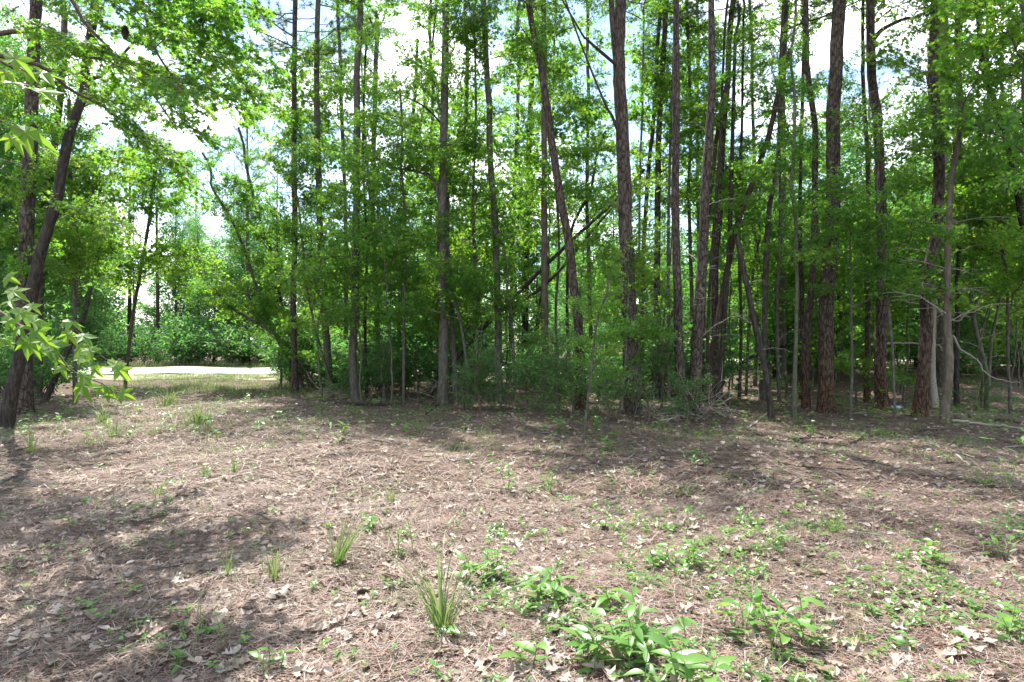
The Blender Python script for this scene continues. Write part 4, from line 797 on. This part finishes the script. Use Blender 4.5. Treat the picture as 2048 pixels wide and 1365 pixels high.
def litter_twigs(n, y0, y1, r):
    mb = MB(); x, y = wedge(n, y0, y1, 1.0)
    for a, b_ in zip(x, y):
        th = g.uniform(0, 6.28); l = g.uniform(.08, .42); k = 4; t = np.linspace(-.5, .5, k); c = g.normal() * .3
        px_, py_ = a + np.cos(th + c * t) * l * t, b_ + np.sin(th + c * t) * l * t
        mb.add(*tube(np.stack([px_, py_, gh(px_, py_) + .022 + g.uniform(0, .012)], -1), r * g.uniform(.5, 1.4) * np.linspace(1, .6, k), 4), int(g.integers(3)))
    return mb
mb = litter_twigs(420, 2.2, 8, .0032).join(litter_twigs(420, 7, 16, .006))
tag(obj('twig_litter', mb.mesh('twig_litter', [M['twig'], M['pale'], M['bark_dark']])), 'small broken twigs strewn over the pine straw', 'twig litter', kind='stuff')
# ------------------------------------------------------------------ single plants, grass clumps
LEAFM = [MB().add(*oval_leaf(w=w_, n=6, fold=f_, droop=d_), 0, True).mesh('broad_leaf', [M['plant']]) for w_, f_, d_ in ((.17, .04, .25), (.2, .06, .45), (.15, .03, .1), (.23, .07, .6))]
def plant(label, px, py, h, stems, nl, ll, spread=.1, cat='plant', name='leafy_plant', lift=.25, mat_leaf=None):
    """broad-leaved ground plant: each stem a part, each leaf a sub-part of its stem"""
    q = ground(px, py); root = thing(name, label, cat, q)
    for s in range(stems):
        a0 = RNG.uniform(0, 6.28); rr = spread * math.sqrt(RNG.random()); bx, by = rr * math.cos(a0), rr * math.sin(a0); hh = h * RNG.uniform(.6, 1.1)
        bz = ghf(q.x + bx, q.y + by) - q.z
        lx, ly = bx + RNG.normal() * .25 * hh, by + RNG.normal() * .25 * hh
        P = spline([(bx, by, bz - .02), ((bx + lx) / 2 + .01, (by + ly) / 2, bz + hh * .5), (lx, ly, bz + hh)], 7)
        st = obj('stem', MB().add(*tube(P, np.linspace(.0035, .0015, 7), 4)).mesh('stem', [M['plant']]), root)
        for k in range(nl):
            t = (.25 + .75 * (k + .5) / nl) if nl > 1 else 1; p = P[min(int(t * 6), 6)]
            th = 2.4 * k + a0 + RNG.uniform(-.4, .4); sz = ll * RNG.uniform(.6, 1.15)
            obj('leaf', LEAFM[RNG.integers(4)], st, p, (R(RNG.uniform(-25, 25)), -R(RNG.uniform(5, 60)) * (.5 + lift), th), sz)
plant('largest dense cluster of broad bright leaves at the bottom, right of centre', 1290, 1338, .23, 17, 6, .125, .30)
plant('bright broad-leaved clump at bottom right, taller left neighbour of curled leaves', 1545, 1285, .25, 11, 6, .12, .20)
plant('upright broad-leaved plant right of the big grass clump', 1100, 1212, .22, 7, 6, .125, .11)
plant('few-leaved small plant just above the largest leaf cluster', 1215, 1222, .14, 3, 4, .13, .05)
plant('long upright leaves at the bottom edge right of the tall grass clump', 1047, 1345, .17, 2, 3, .15, .04)
plant('leafy plant directly behind the big grass clump', 965, 1165, .26, 9, 6, .105, .15)
plant('broad-leaved patch between the largest cluster and dark leafy plant', 1390, 1150, .22, 9, 5, .105, .30)
plant('low dark-green leafy plant above the bright patch', 1478, 1052, .13, 6, 6, .075, .14)
plant('small low plant right of the bright broad-leaved patch', 1548, 1092, .12, 2, 5, .085, .04)
plant('drooping light-green plant in the right shade, left of three', 1832, 1118, .17, 3, 4, .10, .05)
plant('drooping light-green plant in the right shade, middle of three', 1884, 1140, .13, 3, 4, .095, .05)
plant('drooping light-green plant in the right shade, right of three', 1995, 1118, .20, 3, 4, .11, .06)
plant('arching long-leaved plant at the lower right edge', 2028, 1290, .26, 3, 4, .13, .05)
plant('seedling standing alone in the shade left of centre', 690, 888, .42, 4, 7, .13, .10)
plant('tall thin seedling with narrow leaves at centre', 1016, 988, .56, 2, 10, .10, .04)
plant('leafy seedling right of the tall thin one', 1096, 988, .30, 5, 6, .085, .12)
plant('small-leaved upright plant left of the big grass clump', 806, 1112, .28, 4, 9, .05, .08)
plant('round-leaved plant behind the tilted grass clump', 742, 1062, .16, 4, 4, .10, .09)
plant('pale seedling in the shade below the forked pine', 1222, 905, .26, 4, 6, .11, .10)
plant('leafy sapling shoot at the right edge, nearest one', 2036, 985, .85, 5, 9, .12, .16)
plant('low green plant by the straw mound', 1398, 930, .2, 5, 5, .09, .14)
plant('green plant at the foot of the thin-stemmed young sweetgum', 1120, 868, .32, 5, 6, .12, .12)
plant('green plant below the long leaning trunk', 1198, 862, .28, 5, 6, .11, .14)
plant('tiny bright seedling on the left straw', 632, 1185, .09, 2, 4, .06, .03)
plant('small bright seedling at bottom centre left', 540, 1350, .14, 3, 4, .07, .05)
plant('small sprig in the bottom left straw', 780, 1180, .10, 3, 4, .05, .05)
plant('slender bright shoots at bottom left of centre', 390, 1310, .17, 6, 4, .06, .16)
plant('small bright shoot right of the big grass clump base', 880, 1280, .1, 2, 4, .09, .03)
plant('bright seedling at bottom right under curled leaves', 1800, 1300, .1, 2, 5, .08, .04)
plant('light seedling near the lower right corner', 1740, 1240, .12, 3, 5, .06, .07)
def grass(label, px, py, h, n, w=.006, bend=.55, spread=.06, lean=0.0):
    """grass clump whose blades are parts"""
    q = ground(px, py); root = thing('grass_clump', label, 'grass', q); n = int(n * 1.4); w = w * .72; bend = bend * 1.25
    for k in range(n):
        th = RNG.uniform(0, 6.28); hh = h * RNG.uniform(.45, 1.15); b = bend * 1.5 * RNG.uniform(.1, 1.2); ts = np.linspace(0, 1, 6); sp_ = spread * .6 * abs(RNG.normal())
        bx, by = math.cos(th + RNG.normal() * .6) * sp_, math.sin(th + RNG.normal() * .6) * sp_; d = np.array([math.cos(th), math.sin(th) * .7, 0]); s = np.array([-math.sin(th), math.cos(th), 0]); V = []
        for t in ts:
            c = np.array([bx, by, ghf(q.x + bx, q.y + by) - q.z - .015]) + d * b * hh * (.35 * t + .65 * t ** 2.2) + np.array([lean * hh * t, 0, hh * (t - .35 * b * t ** 3)]); ww = w * (1.05 - t) ** .6 * RNG.uniform(.95, 1.05)
            V += [c - s * ww, c + np.array([0, 0, .0]) - np.cross(s, [0, 0, 1]) * ww * .3, c + s * ww]
        F = []
        for j in range(5): a = 3 * j; F += [(a, a + 1, a + 4, a + 3), (a + 1, a + 2, a + 5, a + 4)]
        obj('blade', MB().add(V, F).mesh('blade', [M['grass']]), root)
grass('tall arching grass clump in the foreground, nearest and brightest', 885, 1268, .58, 34, .0075, .6, .05, -.08)
grass('grass clump tilting right, left of the tall arching clump', 672, 1132, .46, 44, .005, .55, .05, .35)
grass('thin upright grass tuft left of the tilting clump', 548, 1160, .32, 24, .0045, .4, .07)
grass('stiff narrow grass tuft on the left straw', 456, 1156, .24, 14, .004, .3, .03)
grass('bright grass tuft at the edge of the left shadow band', 318, 992, .26, 20, .006, .8, .06)
grass('short grass tuft above the tilting clump, left of two', 415, 955, .24, 18, .005, .5, .06)
grass('short grass tuft above the tilting clump, right of two', 468, 945, .26, 16, .005, .4, .05)
grass('arching pale grass clump near the left edge', 62, 906, .50, 18, .009, .8, .07)
grass('bushy grass clump in the mid-left shade', 400, 848, .52, 60, .009, .7, .22)
grass('grass clump left of the mid-left bushy one', 228, 872, .42, 24, .008, .6, .10)
grass('small grass clump beneath the near sweetgum leaves', 206, 846, .5, 30, .009, .6, .14)
grass('round grass clump before the pale road', 338, 812, .62, 50, .012, .6, .28)
grass('yellowish grass clump behind the bright plants', 1368, 990, .16, 34, .005, .9, .10)
grass('dark-footed grass tuft in the right shade', 1668, 1068, .24, 30, .005, .6, .10)
grass('yellow-green grass tuft near the right edge', 1972, 970, .26, 34, .007, .9, .14)
grass('wispy grass beside the tall thin seedling', 782, 1010, .42, 18, .004, .5, .10)
grass('short bright tuft in centre shade', 838, 868, .36, 20, .006, .4, .08)
grass('thin fallen-over grass blades by the stick at left', 400, 1250, .26, 9, .005, 1.1, .08)
grass('fine grass wisps at lower right', 1600, 1150, .14, 22, .004, .8, .12)
grass('thin grass shoots at bottom right', 1720, 1290, .2, 12, .005, .8, .12)
# dry grass stalk
def stick(name, label, cat, pts, r0, r1, mat, lift=.012, n=None, air=False):
    Q = []
    for p in pts:
        q = ground(p[0], p[1]); Q.append(np.array([q.x, q.y, q.z + lift]) if len(p) < 3 else np.array(at(p[0], p[1], p[2])))
    b = Q[0].copy(); P = spline(np.array(Q) - b, n or max(10, 5 * len(Q))); P[1:-1] += RNG.standard_normal((len(P) - 2, 3)) * r0 * .35
    return tag(obj(name, MB().add(*tube(P, np.linspace(r0, r1, len(P)), 6, RNG, .08)).mesh(name, [M[mat]]), None, b), label, cat)
q = ground(648, 1052)
stick('grass_stalk', 'single long dry straw-coloured stalk arching above the left floor', 'stalk', [(648, 1055), (655, 1015, q.y), (672, 970, q.y), (697, 942, q.y), (722, 925, q.y)], .0035, .0015, 'pale')
# ------------------------------------------------------------------ fallen sticks and logs
stick('fallen_branch', 'long dead stick propped above the ground left of the forked pine', 'branch', [(1022, 774, 15.2), (1100, 788, 14.6), (1150, 800, 14.2), (1208, 810, 14.0)], .035, .014, 'bark_tan')
stick('fallen_log', 'upper of two fallen logs at the right edge', 'log', [(1892, 836), (1968, 842), (2060, 851), (2130, 858)], .06, .05, 'bark_tan', .05)
stick('fallen_log', 'lower pale fallen log at the right edge', 'log', [(1905, 846), (1975, 853), (2052, 861)], .035, .02, 'pale', .03)
stick('fallen_branch', 'pale bent stick, its short arm toward the dead pole', 'branch', [(1541, 826), (1515, 845), (1494, 861)], .022, .016, 'pale', .02)
stick('fallen_branch', 'long dark stick curving right from the pale bent stick', 'branch', [(1494, 863), (1540, 880), (1600, 888), (1656, 889)], .022, .010, 'bark_dark', .02)
stick('fallen_branch', 'thin dark stick in the shade under the stout pine', 'branch', [(1600, 880), (1660, 876), (1705, 874)], .016, .008, 'bark_dark', .015)
stick('fallen_branch', 'dark stick lying before the curved-limb pine', 'branch', [(1700, 890), (1750, 873), (1802, 869)], .018, .009, 'bark_dark', .015)
stick('fallen_branch', 'dark stick before the leaning rust-brown pine', 'branch', [(1828, 866), (1880, 862), (1925, 860)], .022, .014, 'bark_dark', .02)
stick('fallen_branch', 'long thin dark stick across the straw mound', 'branch', [(1556, 928), (1620, 938), (1680, 942), (1735, 941)], .012, .006, 'bark_dark', .015)
stick('fallen_branch', 'forked grey stick in shade below the forked pine', 'branch', [(1232, 912), (1290, 918), (1340, 924), (1375, 926)], .014, .007, 'bark_grey', .014)
stick('fallen_branch', 'short dark stick right of the forked grey stick', 'branch', [(1396, 932), (1420, 936), (1448, 940)], .012, .008, 'bark_dark', .014)
stick('fallen_branch', 'dark crooked stick on the left foreground straw', 'branch', [(96, 1130), (130, 1112), (175, 1100), (212, 1088)], .013, .006, 'bark_brown', .012)
stick('fallen_branch', 'broken grey branch end at the left edge by the shadow', 'branch', [(-20, 985), (10, 966), (32, 956)], .022, .018, 'bark_grey', .02)
stick('fallen_branch', 'short pale twig lying at lower left', 'branch', [(40, 1182), (56, 1206), (70, 1234)], .009, .006, 'pale', .012)
stick('fallen_branch', 'thin dark stick lying in the left middle shade', 'branch', [(330, 886), (400, 880), (470, 876)], .014, .007, 'bark_dark', .014)
stick('fallen_log', 'dark log lying under the trunks left of centre', 'log', [(640, 806), (700, 811), (780, 813), (845, 808)], .05, .035, 'bark_dark', .03)
stick('fallen_branch', 'short dark stick at the foot of the tall centre tree', 'branch', [(850, 832), (868, 818), (880, 806)], .02, .012, 'bark_dark', .02)
stick('fallen_branch', 'dark arched dead limb behind the bare leaning pole', 'branch', [(1472, 742, 19.5), (1500, 716, 19.5), (1540, 702, 19.5), (1565, 694, 19.5), (1590, 687, 19.5)], .07, .04, 'bark_dark')
stick('fallen_branch', 'thin diagonal twig among bright leaves at bottom right of centre', 'branch', [(1362, 1250), (1405, 1290), (1432, 1335)], .006, .004, 'bark_brown', .02)
stick('fallen_branch', 'pale crooked stick on straw near the right edge', 'branch', [(1912, 912), (1935, 930), (1960, 942)], .016, .01, 'pale', .014)
# pale bare limbs in front of the right thicket
stick('bare_limb', 'pale bare limb running level behind the leaning rust-brown pine', 'branch', [(1772, 688, 15.0), (1800, 687, 15.1), (1840, 688, 15.2), (1875, 690, 15.2), (1884, 702, 15.2)], .026, .016, 'pale')
stick('bare_limb', 'pale forked limb above the level one', 'branch', [(1775, 550, 15.2), (1790, 585, 15.2), (1800, 598, 15.2), (1820, 606, 15.2), (1848, 610, 15.2)], .014, .02, 'pale')
stick('bare_limb', 'pale limb curling right of the olive-brown trunk', 'branch', [(1872, 600, 14.4), (1878, 622, 14.3), (1900, 638, 14.2), (1918, 642, 14.1), (1932, 628, 14.0), (1955, 612, 14.0), (1968, 588, 14.0)], .026, .012, 'pale')
stick('bare_limb', 'pale limb drooping from the olive-brown trunk to the twin stems', 'branch', [(1905, 672, 14.0), (1920, 698, 13.9), (1945, 714, 13.9), (1960, 728, 13.8), (1968, 745, 13.8), (2000, 760, 13.8), (2040, 766, 13.7)], .024, .010, 'pale')
# ------------------------------------------------------------------ brush piles
def brush(label, px, py, wpx, hpx, n, name='brush_pile', mat='pale'):
    q = ground(px, py); D = q.y; root = thing(name, label, 'brush', q); k = D / FPX
    for j in range(n):
        a = np.array([RNG.normal() * wpx * .3 * k, RNG.normal() * .3, RNG.uniform(0, .45) ** 1.5 * hpx * k]); an = RNG.uniform(0, 6.28); ll = RNG.uniform(.3, .9) * hpx * k * 1.15; up = RNG.uniform(-.25, .75)
        d = norm(np.array([math.cos(an) * (1.0 - abs(up) * .6), math.sin(an) * .6, up])) * ll
        if a[2] + d[2] < .03: d[2] = .03 - a[2]
        P = spline([a, a + d * .5 + RNG.standard_normal(3) * .06 * ll, a + d + RNG.standard_normal(3) * .1 * ll], 8)
        tw = obj('twig', MB().add(*tube(P, np.linspace(.010, .003, 8) * RNG.uniform(.5, 1.3), 4)).mesh('twig', [M[mat]]), root)
        P2 = spline([P[4], P[4] + norm(d + RNG.standard_normal(3) * ll * .6) * ll * .25, P[4] + norm(d + RNG.standard_normal(3) * ll * .6) * ll * .45], 5)
        obj('twiglet', MB().add(*tube(P2, np.linspace(.006, .002, 5), 3)).mesh('twiglet', [M[mat]]), tw)
brush('heap of dead tan branches between the two slim trunks left of centre', 672, 798, 90, 60, 34)
brush('tangle of dead grey twigs at the foot of the shaggy pine', 1405, 832, 90, 95, 46)
brush('low heap of dead twigs right of the forked pine', 1310, 838, 90, 45, 30)
brush('thin dead twigs strewn under the long leaning trunk', 1135, 836, 110, 45, 26, mat='bark_tan')
brush('grey dead twigs before the crossed dead poles', 1470, 836, 100, 50, 26, mat='bark_grey')
brush('low dead twigs left of the tall centre tree', 820, 816, 120, 40, 26, mat='bark_grey')
brush('grey dead twig tangle behind the flat leafy spray', 930, 800, 120, 70, 26)
# ------------------------------------------------------------------ cones, bottle
def cone(label, loc, L_, rot):
    root = thing('pine_cone', label, 'pine cone', loc); root.rotation_euler = rot
    obj('core', MB().add(*tube(np.array([(0, 0, z) for z in np.linspace(0, L_, 6)]), L_ * np.array([.12, .2, .22, .2, .15, .06]), 8)).mesh('core', [M['cone']]), root)
    mb = MB(); n = 54; z = np.linspace(.03, .97, n); th = 2.39996 * np.arange(n); rr = L_ * .42 * np.sin(np.pi * (z * .8 + .14)) ** .8
    ax = np.stack([np.cos(th), np.sin(th), .35 * np.ones(n)], -1); mb.add(*put((np.array([(0, -.14, 0), (.5, -.36, .05), (1, 0, .22), (.5, .36, .05), (0, .14, 0), (.6, 0, .16)]), np.array([(0, 1, 5), (1, 2, 5), (2, 3, 5), (3, 4, 5), (4, 0, 5)])), np.stack([0 * z, 0 * z, z * L_], -1), ax, np.array([[0, 0, 1.0]]) - ax * .3, rr))
    obj('scales', mb.mesh('scales', [M['cone']]), root)
q = at(250, 80, 5.3); cone('dark pine cone caught hanging among leaves at upper left', q, .11, (R(8), R(5), 0))
q = ground(1197, 1066); cone('dark pine cone lying on the straw right of centre', (q.x, q.y, q.z + .03), .1, (R(80), 0, .8))
q = ground(735, 1192); cone('dark pine cone on the straw below the tilting grass clump', (q.x, q.y, q.z + .03), .085, (R(85), 0, -.5))
def bottle():
    m, t, p, o = newmat('clear_plastic'); p.inputs['Base Color'].default_value = (.62, .74, .9, 1); p.inputs['Roughness'].default_value = .12; p.inputs['Transmission Weight'].default_value = .35
    m2, t2, p2, o2 = newmat('blue_plastic'); p2.inputs['Base Color'].default_value = (.2, .3, .55, 1); p2.inputs['Roughness'].default_value = .4
    q = ground(1782, 820); root = thing('plastic_bottle', 'discarded clear and blue plastic bottle lying beside the curved-limb pine', 'bottle', (q.x, q.y, q.z + .045)); root.rotation_euler = (0, R(90), R(12))
    zz = np.array([0, .004, .02, .1, .11, .12, .2, .24, .27, .3]) ; rr = np.array([.02, .036, .04, .04, .037, .04, .04, .03, .015, .013])
    obj('body', MB().add(*tube(np.stack([0 * zz, 0 * zz, zz], -1), rr, 16)).mesh('body', [m]), root)
    z2 = np.array([.075, .0751, .165, .1651]); obj('wrapper', MB().add(*tube(np.stack([0 * z2, 0 * z2, z2], -1), [.0405, .0418, .0418, .0405], 16)).mesh('wrapper', [m2]), root)
    z3 = np.array([.296, .297, .318, .32]); obj('cap', MB().add(*tube(np.stack([0 * z3, 0 * z3, z3], -1), [.005, .016, .016, .003], 12)).mesh('cap', [m2]), root)
bottle()
